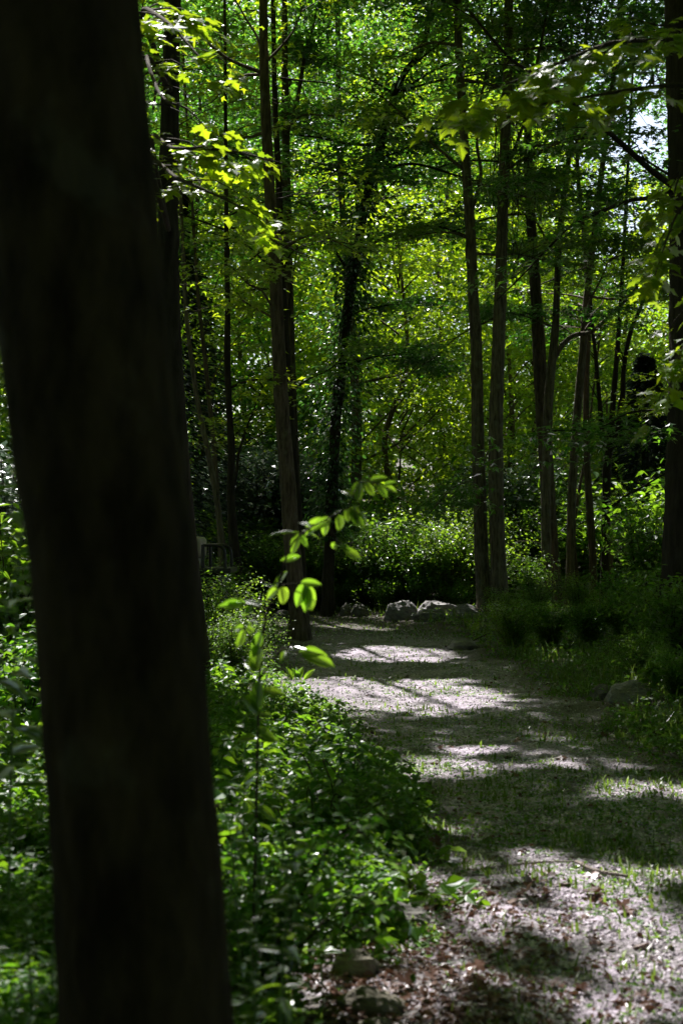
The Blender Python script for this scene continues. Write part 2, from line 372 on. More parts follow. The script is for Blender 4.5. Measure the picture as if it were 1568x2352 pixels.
def lit_mask(p, keep=.025, spots=True, mg=.05):
    """True for points that would shade one of the sunlit places"""
    p = np.asarray(p, float); out = np.zeros(len(p), bool)
    t = (p[:, 2] - 0.05) / S[2]; g = p - t[:, None] * S
    ok = (g[:, 1] > 3) & (t > .6)
    c, r, f = proj(np.where(ok[:, None], g, [0, 50, 0]))
    gy = np.maximum(g[:, 1], 3)
    wx = 1 + .22 * wob(g[:, 0] * 3, g[:, 1] * 3, 1.6); wy = wob(g[:, 0] * 2 + 9, g[:, 1] * 2, 1.4)
    for a, b, rx, ry in LIT:
        out |= ok & ((((c - a) / (rx * wx + mg * FP / gy)) ** 2 + ((r - b - ry * .2 * wy) / (ry * wx + mg * H * FP / gy ** 2)) ** 2) < 1)
    for q, rad in (T3 if spots else ()):
        d = p - q; al = d @ S; pr = np.linalg.norm(d - al[:, None] * S, axis=1)
        out |= (al > .35) & (pr < (rad + mg * .8) * (1 + .2 * wob(p[:, 0] * 2, p[:, 1] * 2)))
    return out & (R.random(len(p)) > keep)

def skygap(c, r):
    o = np.zeros(len(c), bool)
    for a, b, x, y in ((1493, 196, 26, 22), (1477, 300, 36, 44), (1473, 436, 22, 18), (1285, 408, 26, 20), (953, 8, 26, 16), (1085, 176, 16, 10), (1317, 248, 16, 12), (1420, 350, 20, 14), (700, 110, 10, 14)):
        o |= ((c - a) / x) ** 2 + ((r - b) / y) ** 2 < 1 + .3 * np.sin(c * .21 + r * .17)
    return o
# ------------------------------------------------------------------ ground
def build_ground():
    xs = np.unique(np.concatenate([np.linspace(-400, -30, 20), np.linspace(-30, -6, 40), np.linspace(-6, 7, 230), np.linspace(7, 30, 40), np.linspace(30, 400, 20)]))
    ys = np.unique(np.concatenate([np.linspace(-200, -5, 20), np.linspace(-5, 3, 20), np.linspace(3, 14, 230), np.linspace(14, 40, 180), np.linspace(40, 120, 50), np.linspace(120, 700, 20)]))
    X, Y = np.meshgrid(xs, ys); Z = G(X, Y) + .006 * R.normal(size=X.shape) * (np.abs(X) < 6) * (Y < 30)
    pd = pathd(X, Y) + .25 * wob(X, Y, 5)
    pa = 1 / (1 + np.exp(pd * 6)) * np.clip((25.5 - Y) / 4, 0.12, 1)
    n, m_ = X.shape; i = np.arange(n - 1)[:, None] * m_; j = np.arange(m_ - 1)[None]
    F = np.stack([i + j, i + j + 1, i + m_ + j + 1, i + m_ + j], -1).reshape(-1, 4)
    me = mesh('ground', np.stack([X, Y, Z], -1).reshape(-1, 3), F, smooth=True, extra={'path': pa.ravel()})
    return tag(obj('ground', me, M_GROUND), 'forest floor of dark soil crossed by a pale gravel track', kind='structure')
build_ground()

# ------------------------------------------------------------------ trees of the middle distance
TREES = []                                                # (root, x, y) of everything that may carry canopy
def trunk_pts(pts, Y, leanY=0.0, top=18.0, flare=1.5, zmin=None):
    out = []
    for (px, py, wd) in pts:
        q = P(px, py, Y); out.append([q[0], q[1], q[2], wd / FP * Y / 2])
    out = sorted(out, key=lambda a: a[2])
    b = out[0]; gz = float(G(b[0], b[1]))
    out = [[b[0], b[1], gz - .15, b[3] * flare], [b[0], b[1], gz + .12, b[3] * (1 + (flare - 1) * .4)]] + [o for o in out if o[2] > gz + .4]
    a, c = out[-1], out[-2]
    if top and a[2] < top:
        d = (np.array(a[:3]) - np.array(c[:3])); d = d / d[2]; d[:2] = np.clip(d[:2], -.12, .12)
        for f in (.35, .7, 1.0):
            k = (top - a[2]) * f; out.append([a[0] + d[0] * k, a[1] + leanY * k, a[2] + k, max(.025, a[3] * (1 - .75 * f))])
    o = np.array(out); o[:, 1] += leanY * (o[:, 2] - o[0, 2]) * .3
    return o

def at_height(tp, z):
    return np.array([np.interp(z, tp[:, 2], tp[:, k]) for k in range(4)])

def twigs_from(q, n, rad, length, g):
    """side twigs of a limb polyline q (rows of x y z r) -> list of tubes, list of tip points with directions"""
    out, tips = [], []
    for k in range(n):
        f = g.uniform(.3, 1); i = f * (len(q) - 1); i0 = int(i); b = q[i0] + (q[min(i0 + 1, len(q) - 1)] - q[i0]) * (i - i0)
        t = nz((q[min(i0 + 1, len(q) - 1)] - q[max(i0 - 1, 0)])[:3]); a = g.uniform(-1, 1)
        side = nz(np.cross(t, [0, 0, 1.])) * (1 if g.random() < .5 else -1)
        d = nz(t * g.uniform(.4, .9) + side * g.uniform(.4, 1) + np.array([0, 0, g.uniform(-.25, .35)])); L = length * g.uniform(.5, 1.2)
        p1 = b[:3] + d * L * .5 + np.array([0, 0, .04 * L]); p2 = b[:3] + d * L + np.array([0, 0, -.1 * L])
        out.append(tube([[*b[:3], rad], [*p1, rad * .7], [*p2, rad * .3]], 4, .3)); tips.append((p1, d)); tips.append((p2, d))
    return out, tips

def make_tree(label, pts, Y, mat, leanY=0.0, top=18.0, cat='tree', group=None, limbs=(), nrand=0, zr=(3, 11), lr=(1.5, 3.2), leaves=0, lmat=None,
              seed=0, rough=.035, knots=4, name='maple_tree', forks=(), lsize=.13, gap=None, az=None):
    g = np.random.default_rng(seed + 100)
    tp = trunk_pts(pts, Y, leanY, top)
    base = tp[0, :3].copy(); base[2] = float(G(base[0], base[1]))
    root = thing(name, base, label, cat, group)
    V, F = tube(tp, 20 if Y < 26 else 14, .09 if Y < 26 else .14, rough, knots, seed=seed)
    obj('trunk', mesh('trunk', V, F, smooth=True), mat, root)
    tips = []
    for fk in forks:                                      # secondary stems in picture coordinates
        q = np.array([[*P(a, b, Y + (dy if len(r) else 0)), wd / FP * Y / 2] for (a, b, wd, dy, *r) in [(*f_, 0) if len(f_) == 4 else (f_[0], f_[1], f_[2], 0, 0) for f_ in fk]])
        e = q[-1] + (q[-1] - q[-2]) * .8; e[3] = q[-1, 3] * .5; q = np.vstack([q, e])
        V, F = tube(q, 12, .15, rough, 2, seed=seed + 3)
        obj('fork', mesh('fork', V, F, smooth=True), mat, root)
    for lb in limbs:
        q = np.array([[*P(a, b, Y + dy), wd / FP * Y / 2] for (a, b, wd, dy) in lb])
        q[1:-1, :3] += g.normal(0, .03, (len(q) - 2, 3))
        tb = [tube(q, 8, .12, .04, 1, seed=seed)]
        tw, tt = twigs_from(q, 7, q[-1, 3] * .5, 1.0, g)
        V, F = join(tb + tw); obj('branch', mesh('branch', V, F, smooth=True), mat, root)
        tips += tt
    for k in range(nrand):
        z = g.uniform(*zr); b = at_height(tp, z); a = g.uniform(0, 2 * math.pi) if az is None else g.uniform(*az)
        L = g.uniform(*lr); r0 = min(b[3] * .45, .012 + .009 * L); rise = g.uniform(.1, .8)
        d = np.array([math.cos(a), math.sin(a), rise]); q = [[*b[:3], r0]]
        cur = b[:3].copy()
        for s_ in range(4):
            d = nz(d + g.normal(0, .16, 3) + np.array([0, 0, -.10])); cur = cur + d * L / 4; q.append([*cur, r0 * (1 - .21 * (s_ + 1))])
        q = np.array(q); tb = [tube(q, 6, .15, .05, 0, seed=k)]
        tw, tt = twigs_from(q, 6, r0 * .35, L * .45, g)
        V, F = join(tb + tw); obj('branch', mesh('branch', V, F, smooth=True), mat, root); tips += tt
    if leaves and tips:
        ti = g.integers(0, len(tips), leaves); tpn = np.array([t[0] for t in tips])[ti]; td = np.array([t[1] for t in tips])[ti]
        off = g.normal(0, 1, (leaves, 3)) * np.array([.30, .30, .07]); c = tpn + off * .8
        cc, rr, ff = proj(c); m = ~lit_mask(c)
        if gap is not None: m &= ~gap(cc, rr)
        c = c[m]; td = td[m]
        d = nz(rand_dirs(len(c)) + td * .6)
        o = obj('crown', leaf_mesh('crown', c, d, rand_norm(len(c), .3), g.uniform(.7, 1.3, len(c)) * lsize, T_STAR4), lmat or M_MAPLE, root)
        o['kind'] = 'stuff'
    TREES.append((root, tp[-1, 0], tp[-1, 1]))
    return root, tp

# foreground trunk, out of focus
M_FG = bark_mat('silhouette_bark', (.014, .010, .006), (.06, .043, .026), sc=.6, lich=.12, zs=5)  # shade of the backlit trunk put into a darker bark colour
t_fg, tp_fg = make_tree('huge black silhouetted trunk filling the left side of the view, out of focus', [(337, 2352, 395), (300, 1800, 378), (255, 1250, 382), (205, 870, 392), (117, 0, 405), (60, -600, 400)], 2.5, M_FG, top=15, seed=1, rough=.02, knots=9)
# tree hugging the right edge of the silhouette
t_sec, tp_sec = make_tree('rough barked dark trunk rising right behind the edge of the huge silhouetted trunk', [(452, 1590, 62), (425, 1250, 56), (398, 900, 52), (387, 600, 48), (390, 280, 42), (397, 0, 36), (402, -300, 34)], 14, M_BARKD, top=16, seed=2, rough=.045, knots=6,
    limbs=[[(397, 130, 10, -.1), (385, 165, 9, -.5), (372, 200, 7, -.9), (352, 250, 5, -1.4)]])
A, _ = make_tree('straight grey brown maple trunk left of the track, base bare on the grass', [(688, 1468, 46), (683, 1380, 42), (670, 1250, 38), (660, 1100, 36), (648, 940, 33), (640, 800, 31), (633, 640, 29), (622, 480, 26), (612, 300, 24), (606, 120, 21), (604, -60, 18)], 22.5, M_BARK, seed=3, knots=10,
    limbs=[[(636, 740, 7, 0), (612, 728, 6, .3), (590, 700, 5, .5), (560, 680, 4, .8), (530, 650, 3, 1.0)], [(633, 720, 7, 0), (600, 675, 5, -.3), (570, 650, 4, -.5), (520, 600, 3, -.8)],
           [(604, 140, 7, 0), (590, 85, 6, .2), (560, 40, 5, .4), (530, -20, 3, .5)]],
    nrand=8, zr=(6, 13), leaves=4500, gap=lambda c, r: (r > 1250))
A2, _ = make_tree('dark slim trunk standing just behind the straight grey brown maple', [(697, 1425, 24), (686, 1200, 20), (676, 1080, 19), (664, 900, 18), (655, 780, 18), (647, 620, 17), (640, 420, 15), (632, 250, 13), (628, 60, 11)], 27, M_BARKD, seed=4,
    limbs=[[(655, 760, 6, 0), (662, 690, 5, .2), (678, 600, 4, .4), (690, 520, 3, .6)], [(668, 900, 5, 0), (705, 870, 4, .3), (760, 845, 3, .5), (800, 800, 2, .8)]], nrand=6, zr=(5, 12), leaves=3000, gap=lambda c, r: (r > 1200))
K, _ = make_tree('slender trunk forking high up between the straight maple and the ivy covered one', [(690, 1400, 18), (680, 1100, 18), (668, 800, 19), (660, 500, 20), (657, 400, 20), (656, 280, 18), (654, 130, 15), (653, -20, 12)], 30, M_BARK, seed=5,
    limbs=[[(659, 300, 12, 0), (680, 250, 10, 0), (697, 150, 9, .2), (712, 90, 7, .3), (728, 20, 6, .4)]], nrand=9, zr=(7, 14), leaves=6500, lmat=M_SHADED, gap=lambda c, r: (r > 1100))
B, tp_B = make_tree('leaning trunk wrapped in climbing vine, left of the boulders', [(752, 1410, 27), (755, 1300, 26), (762, 1180, 25), (766, 1050, 25), (776, 900, 24), (790, 770, 24), (806, 660, 23), (822, 560, 22), (842, 450, 20), (868, 350, 18), (895, 250, 16), (930, 165, 14), (975, 95, 12)], 30, M_BARKD, seed=6,
    nrand=20, zr=(4, 14.5), lr=(1.6, 3.8), leaves=15000, lmat=M_SHADED, name='leaning_tree', gap=lambda c, r: (r > 1150))
Cc, _ = make_tree('slim upright trunk behind the vine covered leaning one', [(826, 1366, 30), (822, 1250, 27), (818, 1120, 25), (818, 950, 23), (808, 780, 20), (797, 620, 17), (785, 460, 15), (779, 300, 14), (776, 120, 13), (775, -40, 12)], 37, M_BARK, seed=7,
    limbs=[[(826, 1060, 7, 0), (860, 1045, 6, -.3), (910, 1020, 5, -.6), (960, 990, 4, -.9), (1010, 940, 3, -1.2)], [(826, 1190, 7, 0), (870, 1160, 6, -.3), (900, 1140, 5, -.5), (960, 1165, 4, -.8), (1030, 1150, 3, -1)],
           [(824, 880, 6, 0), (870, 868, 5, .3), (930, 860, 4, .6), (1000, 845, 3, .9)], [(825, 1020, 5, 0), (880, 960, 4, -.4), (940, 900, 3, -.8), (1000, 820, 2, -1.2)]],
    nrand=8, zr=(5, 15), leaves=7500, gap=lambda c, r: (r > 1230))
D1, _ = make_tree('left trunk of the close pair beside the boulders, slightly darker', [(1114, 1425, 34), (1106, 1300, 33), (1101, 1150, 31), (1096, 980, 29), (1094, 820, 27), (1086, 680, 25), (1080, 540, 24), (1071, 400, 22), (1062, 270, 20), (1054, 130, 19), (1049, 0, 18)], 27.2, M_BARKG, seed=8, knots=8,
    limbs=[[(1084, 480, 9, 0), (1093, 410, 8, 0), (1099, 330, 7, .1), (1108, 240, 6, .2), (1118, 120, 5, .3), (1128, 0, 4, .4)], [(1052, 20, 7, 0), (1085, 40, 6, -.6), (1120, 85, 5, -1), (1165, 140, 5, -1.6)]],
    nrand=6, zr=(7, 13), leaves=4000, gap=lambda c, r: (r > 1250))
D2, tp_D2 = make_tree('right trunk of the close pair beside the boulders, knobbly with hanging vine stems', [(1149, 1430, 40), (1144, 1300, 37), (1139, 1150, 35), (1138, 980, 33), (1143, 820, 30), (1148, 680, 28), (1152, 540, 26), (1156, 400, 25), (1161, 270, 24), (1166, 130, 22), (1168, 0, 20)], 27.0, M_BARKG, seed=9, knots=14,
    limbs=[[(1158, 400, 10, 0), (1190, 310, 8, .2), (1215, 250, 7, .3), (1240, 110, 6, .4), (1262, -10, 5, .5)], [(1165, 390, 9, 0), (1200, 370, 7, -.4), (1245, 345, 6, -.8), (1290, 325, 4, -1.2)],
           [(1138, 1000, 5, 0), (1090, 1090, 4, -.6), (1040, 1120, 3, -1.0), (985, 1180, 2, -1.4)]],
    nrand=6, zr=(7, 13), leaves=4200, lmat=M_SHADED, gap=lambda c, r: (r > 1250))
E1, _ = make_tree('dark mottled trunk, leftmost of the cluster right of the close pair', [(1273, 1400, 37), (1265, 1280, 36), (1258, 1150, 34), (1250, 1010, 33), (1241, 880, 32), (1236, 780, 30), (1230, 680, 27), (1222, 560, 24), (1215, 440, 21), (1210, 260, 17), (1207, 90, 14)], 30.5, M_BARK, seed=10,
    limbs=[[(1215, 480, 6, 0), (1240, 530, 5, -.5), (1275, 590, 4, -.9)]], nrand=8, zr=(6, 14), leaves=5500, lmat=M_SHADED, gap=lambda c, r: (r > 1230))
E2, _ = make_tree('forked grey trunk leaning against the dark mottled one', [(1258, 1398, 24), (1254, 1280, 23), (1253, 1150, 22), (1256, 1010, 22), (1260, 900, 22), (1268, 820, 20), (1275, 740, 17), (1279, 640, 15), (1284, 540, 14), (1296, 440, 12), (1310, 330, 11), (1330, 200, 9), (1345, 80, 8)], 29.8, M_BARKG, seed=11, name='forked_tree',
    limbs=[[(1268, 830, 13, 0), (1290, 795, 12, 0), (1318, 778, 11, .1), (1350, 762, 10, .2), (1378, 745, 9, .2), (1410, 715, 8, .3), (1450, 675, 7, .4), (1500, 610, 6, .5), (1560, 540, 5, .6)],
           [(1284, 560, 6, 0), (1330, 510, 5, -.2), (1380, 480, 4, -.4), (1430, 440, 4, -.6)]],
    nrand=9, zr=(5, 14), leaves=7500, lmat=M_SHADED, gap=lambda c, r: (r > 1200) | skygap(c, r))
E3, _ = make_tree('smooth pale grey trunk leaning right in the middle of the right hand cluster', [(1308, 1395, 21), (1309, 1280, 20), (1312, 1150, 20), (1319, 1020, 19), (1327, 920, 19), (1336, 820, 18), (1345, 700, 17), (1356, 600, 16), (1368, 500, 14), (1380, 400, 13), (1393, 300, 12), (1405, 200, 11), (1414, 100, 10)], 31, M_BARKG, seed=12,
    nrand=8, zr=(6, 14), leaves=6000, gap=lambda c, r: (r > 1150) | skygap(c, r))
E4, _ = make_tree('thin dark trunk with a kink at mid height, right of the pale leaning one', [(1362, 1398, 17), (1360, 1280, 17), (1354, 1180, 18), (1348, 1080, 16), (1345, 960, 15), (1346, 850, 14), (1350, 760, 12), (1345, 600, 10), (1330, 450, 9), (1322, 300, 8)], 31.5, M_BARK, seed=13,
    nrand=8, zr=(6, 13), leaves=4500, lmat=M_SHADED, gap=lambda c, r: (r > 1150))
E5, _ = make_tree('dark trunk splitting into three stems at shoulder height in the right hand cluster', [(1388, 1405, 21), (1389, 1280, 20), (1391, 1150, 20), (1394, 1050, 20), (1404, 960, 14), (1412, 860, 12), (1420, 760, 11), (1430, 600, 9), (1436, 480, 8)], 32, M_BARKD, seed=14, name='triple_stem_tree', top=14,
    limbs=[[(1392, 1050, 13, 0), (1384, 980, 12, .1), (1372, 900, 10, .2), (1368, 820, 9, .3), (1360, 740, 8, .4), (1352, 640, 6, .5)], [(1396, 1050, 15, 0), (1414, 990, 14, -.1), (1428, 920, 13, -.2), (1436, 850, 11, -.3), (1444, 770, 10, -.4), (1470, 700, 8, -.5), (1500, 620, 6, -.6)],
           [(1402, 1030, 7, 0), (1425, 985, 6, -.3), (1445, 958, 5, -.4), (1500, 950, 4, -.7)], [(1397, 1170, 8, 0), (1430, 1145, 6, -.6), (1470, 1125, 5, -1), (1530, 1085, 4, -1.5)]],
    nrand=2, zr=(8, 12), leaves=2600, gap=lambda c, r: (r > 1000) | skygap(c, r))
E6, _ = make_tree('pencil thin sapling trunk touching the three stemmed tree', [(1405, 1400, 11), (1403, 1280, 10), (1398, 1180, 9), (1396, 1090, 8)], 32.6, M_BARKG, seed=15, top=5, rough=.02, knots=1)
E7, _ = make_tree('thin stem leaning left between the pale and the kinked trunk', [(1328, 1400, 9), (1322, 1300, 8), (1318, 1220, 7), (1330, 1120, 7), (1345, 1040, 6)], 33, M_BARK, seed=16, top=7, rough=.02, knots=1)
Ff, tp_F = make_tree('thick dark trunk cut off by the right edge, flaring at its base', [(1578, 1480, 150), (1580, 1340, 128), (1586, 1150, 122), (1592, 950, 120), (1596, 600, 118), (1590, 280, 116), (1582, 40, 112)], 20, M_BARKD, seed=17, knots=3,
    limbs=[[(1560, 425, 14, 0), (1500, 445, 11, -.3), (1440, 458, 9, -.6), (1380, 480, 8, -.9), (1320, 515, 6, -1.2), (1270, 555, 5, -1.4), (1200, 620, 4, -1.8), (1140, 690, 3, -2.2)],
           [(1562, 440, 15, 0), (1490, 385, 13, -.8), (1400, 305, 11, -1.5), (1320, 245, 9, -2.1), (1240, 185, 8, -2.6), (1165, 130, 6, -3), (1080, 30, 5, -3.4)],
           [(1545, 930, 6, 0), (1510, 938, 5, -.3), (1450, 952, 4, -.6), (1370, 975, 3, -1), (1260, 990, 2, -1.4)], [(1540, 975, 6, 0), (1500, 990, 5, -.4), (1460, 1000, 4, -.6)]],
    leaves=1800, nrand=3, zr=(4, 8), lr=(1, 2), lmat=M_SHADED, gap=lambda c, r: (r > 1130) | skygap(c, r))
make_tree('leaning thin trunk furthest left, just clear of the silhouetted trunk', [(512, 1300, 16), (508, 1230, 15), (497, 1140, 14), (482, 1060, 13), (468, 990, 12), (455, 930, 12), (442, 840, 11), (432, 760, 10), (426, 690, 9), (422, 600, 8)], 24, M_BARKG, seed=18, top=12, nrand=4, zr=(5, 10), leaves=900, gap=lambda c, r: (r > 1150))
make_tree('second thin leaning trunk from the silhouetted trunk, crossing upwards', [(508, 1330, 12), (504, 1220, 12), (498, 1120, 12), (490, 1010, 11), (481, 920, 11), (472, 830, 10), (464, 760, 9), (455, 680, 8), (450, 600, 7)], 26, M_BARK, seed=19, top=13,
    limbs=[[(480, 900, 5, 0), (495, 860, 4, .2), (520, 810, 3, .4), (560, 760, 2, .6)]], nrand=4, zr=(5, 11), leaves=1000, gap=lambda c, r: (r > 1150))
make_tree('dark crooked trunk behind the sunlit barberry bush, its foot bent right', [(561, 1435, 15), (556, 1380, 16), (546, 1310, 20), (537, 1240, 23), (530, 1130, 19), (532, 1040, 17), (526, 930, 15), (522, 820, 15), (523, 700, 13), (521, 600, 12), (520, 480, 10)], 23.5, M_BARKD, seed=20, top=14,
    limbs=[[(530, 1150, 8, 0), (545, 1090, 7, .2), (552, 1030, 6, .3), (575, 960, 4, .5), (600, 900, 3, .7)]], nrand=6, zr=(4, 12), leaves=1600, gap=lambda c, r: (r > 1150))

# ------------------------------------------------------------------ vine on the leaning tree and hanging stems
def vine_on(tp, zr, n, spread, label, size, seed):
    g = np.random.default_rng(seed); z = g.uniform(*zr, n) ; k = np.stack([np.interp(z, tp[:, 2], tp[:, i]) for i in range(4)], -1)
    a = g.uniform(0, 6.28, n); r = k[:, 3] + np.abs(g.normal(0, spread, n)) * (1 + .8 * wob(z, z * .3, 3))
    c = np.stack([k[:, 0] + r * np.cos(a), k[:, 1] + r * np.sin(a), z], -1); d = np.stack([np.cos(a), np.sin(a), -.7 + g.normal(0, .4, n)], -1)
    root = thing('climbing_vine', (tp[0, 0], tp[0, 1], float(G(tp[0, 0], tp[0, 1]))), label, 'vine')
    zz = np.linspace(0.1, zr[1], 60); ks = np.stack([np.interp(zz, tp[:, 2], tp[:, i]) for i in range(4)], -1)
    ph = zz * 1.3; q = np.stack([ks[:, 0] + (ks[:, 3] + .01) * np.cos(ph), ks[:, 1] + (ks[:, 3] + .01) * np.sin(ph), zz, np.full(60, .016)], -1)
    V, F = tube(q, 6, .2); obj('stem', mesh('stem', V, F, smooth=True), M_TWIG, root)
    o = obj('leaves', leaf_mesh('leaves', c, d, rand_norm(n, .9) + np.stack([np.cos(a), np.sin(a), 0 * a], -1), g.uniform(.6, 1.2, n) * size, T_OVAL), M_IVY, root); o['kind'] = 'stuff'
vine_on(tp_B, (1.6, 11.5), 6500, .34, 'dark leafy vine climbing the leaning trunk', .11, 1)
g = np.random.default_rng(5)
root = thing('hanging_vine', (tp_D2[0, 0], tp_D2[0, 1], 0), 'tangle of bare vine stems hanging along the knobbly right trunk of the pair', 'vine')
for k in range(11):
    x0 = g.uniform(1105, 1235); y0 = g.uniform(190, 360); L = g.uniform(180, 420); q = []
    for s_ in range(6):
        q.append([*P(x0 + g.normal(0, 9) + (g.uniform(-10, 14) * s_ / 3), y0 + L * s_ / 5, 26.3 + g.normal(0, .1)), .012 - .0012 * s_])
    V, F = tube(q, 5, .15); obj('stem', mesh('stem', V, F, smooth=True), M_TWIG, root)

# ------------------------------------------------------------------ overhead canopy, hung on the trees
def canopy():
    ns = 6500
    c = np.stack([R.uniform(-14, 14, ns), R.uniform(-9, 42, ns), R.uniform(11.5, 19, ns)], -1)
    c2 = np.stack([R.uniform(-6, 12, 500), R.uniform(24, 40, 500), R.uniform(11, 18, 500)], -1); c = np.vstack([c, c2]); ns = len(c)
    k = 42
    p = np.repeat(c, k, 0) + R.normal(0, 1, (ns * k, 3)) * np.array([.75, .75, .18])
    cc, rr, ff = proj(p)
    m = ~lit_mask(p, .008, mg=np.where((ff > 0) & (cc > -60) & (cc < 1630) & (rr > -120) & (rr < 2400), .06, .13))
    m &= ~(skygap(cc, rr) & (ff > 5))
    p = p[m]; cc, rr, ff = cc[m], rr[m], ff[m]
    vis = (ff > 0) & (cc > -60) & (cc < 1630) & (rr > -120) & (rr < 2400)
    tr = np.array([[x, y] for _, x, y in TREES])
    own = np.argmin(((p[:, None, :2] - tr[None]) ** 2).sum(-1), 1)
    out = []
    for i, (rt, x, y) in enumerate(TREES):
        for v_, tpl, sz, mt in ((True, T_STAR4, .14, M_SHADED if x > -2.5 else M_MAPLE), (False, T_DIA, .29, M_MAPLE)):  # visible canopy over middle and right gets the leaf with painted shade
            q = p[(own == i) & (vis == v_)]
            if v_ is False: pass
            if len(q) < 20: continue
            o = obj('crown', leaf_mesh('crown', q, rand_dirs(len(q)), rand_norm(len(q), .5), R.uniform(.7, 1.25, len(q)) * sz, tpl), mt, rt); o['kind'] = 'stuff'
canopy()

# unseen foliage beyond the frame and behind the camera, added to block sky light
def woods():
    n = 130000
    a = R.uniform(0, 2 * math.pi, n); rad = R.uniform(13, 21, n)
    x = rad * np.cos(a); y = 12 + rad * np.sin(a) * 1.9
    z = R.uniform(0, 19, n)
    m = (y < 34) | (np.abs(x) > 12 + (y - 34) * .3)
    m &= ~((y > 25) & (np.abs(x) < y * .27 + 1.5)); m &= ((np.abs(x) > y * .25 + 1.0) | (y < -1))
    p = np.stack([x, y, z], -1)[m]; p[:, 2] += G(p[:, 0], p[:, 1])
    p = p[~lit_mask(p, 0)]
    o = obj('surrounding_woods', leaf_mesh('surrounding_woods', p, rand_dirs(len(p)), rand_norm(len(p), .8), R.uniform(.35, .6, len(p)), T_DIA), M_MAPLE)
    tag(o, 'unseen leafy woods around the track, added to keep out sky light', 'woods', kind='stuff')
woods()

# ------------------------------------------------------------------ sunlit trees of the background
def crown_variant(seed, rx, z0, z1, ns, k, size, tpl=T_DIA, flat=.16):
    g = np.random.default_rng(seed)
    a = g.uniform(0, 6.28, ns); h = g.uniform(0, 1, ns); w_ = np.sin(np.pi * (.12 + .80 * h)) ** .6
    r = rx * w_ * np.sqrt(g.uniform(.08, 1, ns)); c = np.stack([r * np.cos(a), r * np.sin(a), z0 + (z1 - z0) * h - .12 * r], -1)
    p = np.repeat(c, k, 0) + g.normal(0, 1, (ns * k, 3)) * np.array([.45, .45, flat * .7])
    out = np.repeat(np.stack([np.cos(a), np.sin(a), -.3 + 0 * a], -1), k, 0)
    br = []
    for i in range(0, ns, max(1, ns // 26)):
        zt = c[i, 2] - r[i] * .5; q = [[0, 0, max(.5, zt), .035], [c[i, 0] * .5, c[i, 1] * .5, zt + r[i] * .35, .022], [*c[i], .008]]
        br.append(tube(q, 4, .6))
    return leaf_mesh('crown', p, nz(rand_dirs(len(p)) + out * .5), rand_norm(len(p), .32), g.uniform(.6, 1.4, len(p)) * size, tpl), br

def bg_variant(i, rx, z0, z1, ns, k, size, lmat):
    me, br = crown_variant(50 + i, rx, z0, z1, ns, k, size)
    g = np.random.default_rng(i); t = [[0, 0, -.3, .16]]
    for s_ in range(1, 6): t.append([g.normal(0, .18), g.normal(0, .18), (z1 * .95) * s_ / 5, .14 * (1 - s_ / 6)])
    V, F = tube(t, 9, .4, .03); tm = mesh('trunk', V, F, smooth=True); V, F = join(br); bm = mesh('branch', V, F, smooth=True)
    bm.materials.append(M_BARK); tm.materials.append(M_BARK); me.materials.append(lmat)
    return me, tm, bm
VAR = [bg_variant(0, 3.4, 1.8, 15, 180, 62, .185, M_MAPLE), bg_variant(1, 3.0, 2.5, 13, 165, 62, .18, M_MAPLE), bg_variant(2, 3.8, 2.0, 12, 180, 60, .185, M_MAPLE),
       bg_variant(3, 2.6, .5, 6.5, 120, 85, .12, M_SHRUB), bg_variant(4, 3.2, 2.0, 14, 175, 62, .185, M_SHADED)]
side = ['at the far left beyond the silhouette', 'seen between the silhouetted trunk and the straight maple', 'behind the vine covered leaning trunk', 'behind the gap over the boulders', 'behind the close pair of trunks', 'behind the right hand cluster', 'by the right edge behind the thick trunk']
def where(x, y):
    c = 784 + FP * x / y
    return side[int(np.searchsorted([250, 640, 800, 1050, 1200, 1430], c))]
dist = [(46, 'nearer'), (54, 'middle'), (200, 'far')]
size_w = {0: 'tall', 1: 'slim', 2: 'broad spreading', 3: 'young', 4: 'shade toned'}
BG = []
ORD = ['first', 'second', 'third', 'fourth', 'fifth', 'sixth', 'seventh', 'eighth', 'ninth', 'tenth', 'eleventh', 'twelfth', 'thirteenth', 'fourteenth', 'fifteenth', 'sixteenth', 'seventeenth', 'eighteenth', 'nineteenth', 'twentieth', 'twenty-first', 'twenty-second', 'twenty-third', 'twenty-fourth']
g = np.random.default_rng(77)
for row, (y0, n, vs) in enumerate([(41, 8, [2, 1, 2, 4]), (47, 9, [0, 2, 1, 0]), (62, 10, [0, 0, 4, 0])]):
    hw = y0 * .27 + 2
    for k in range(n):
        x = -hw + 2 * hw * (k + .5) / n + g.normal(0, .5); y = y0 + g.normal(0, 1.2); v = vs[int(g.integers(0, 4))]
        c = 784 + FP * x / y
        if 1380 < c < 1560 and v in (0, 4, 1) : v = 3 if row < 3 else 2
        me, tm, bm = VAR[v]
        root = thing(['maple_tree', 'maple_tree', 'maple_tree', 'young_tree', 'dark_tree'][v], (x, y, float(G(x, y))), '', 'tree', 'sunlit trees in the background')
        root.rotation_euler = (0, 0, g.uniform(0, 6.28)); s_ = g.uniform(.88, 1.15); root.scale = (s_, s_, s_ * g.uniform(.9, 1.1) * (1.7 if row == 2 and not 1230 < c < 1640 else 1.0))
        for nm, m_ in (('crown', me), ('trunk', tm), ('branch', bm)):
            o = obj(nm, m_, None, root, world=False)
            if nm == 'crown': o['kind'] = 'stuff'
        root['label'] = f"{size_w[v]} green tree, {ORD[k]} from the left in the {['front', 'middle', 'last'][row]} background row"
        BG.append(root)

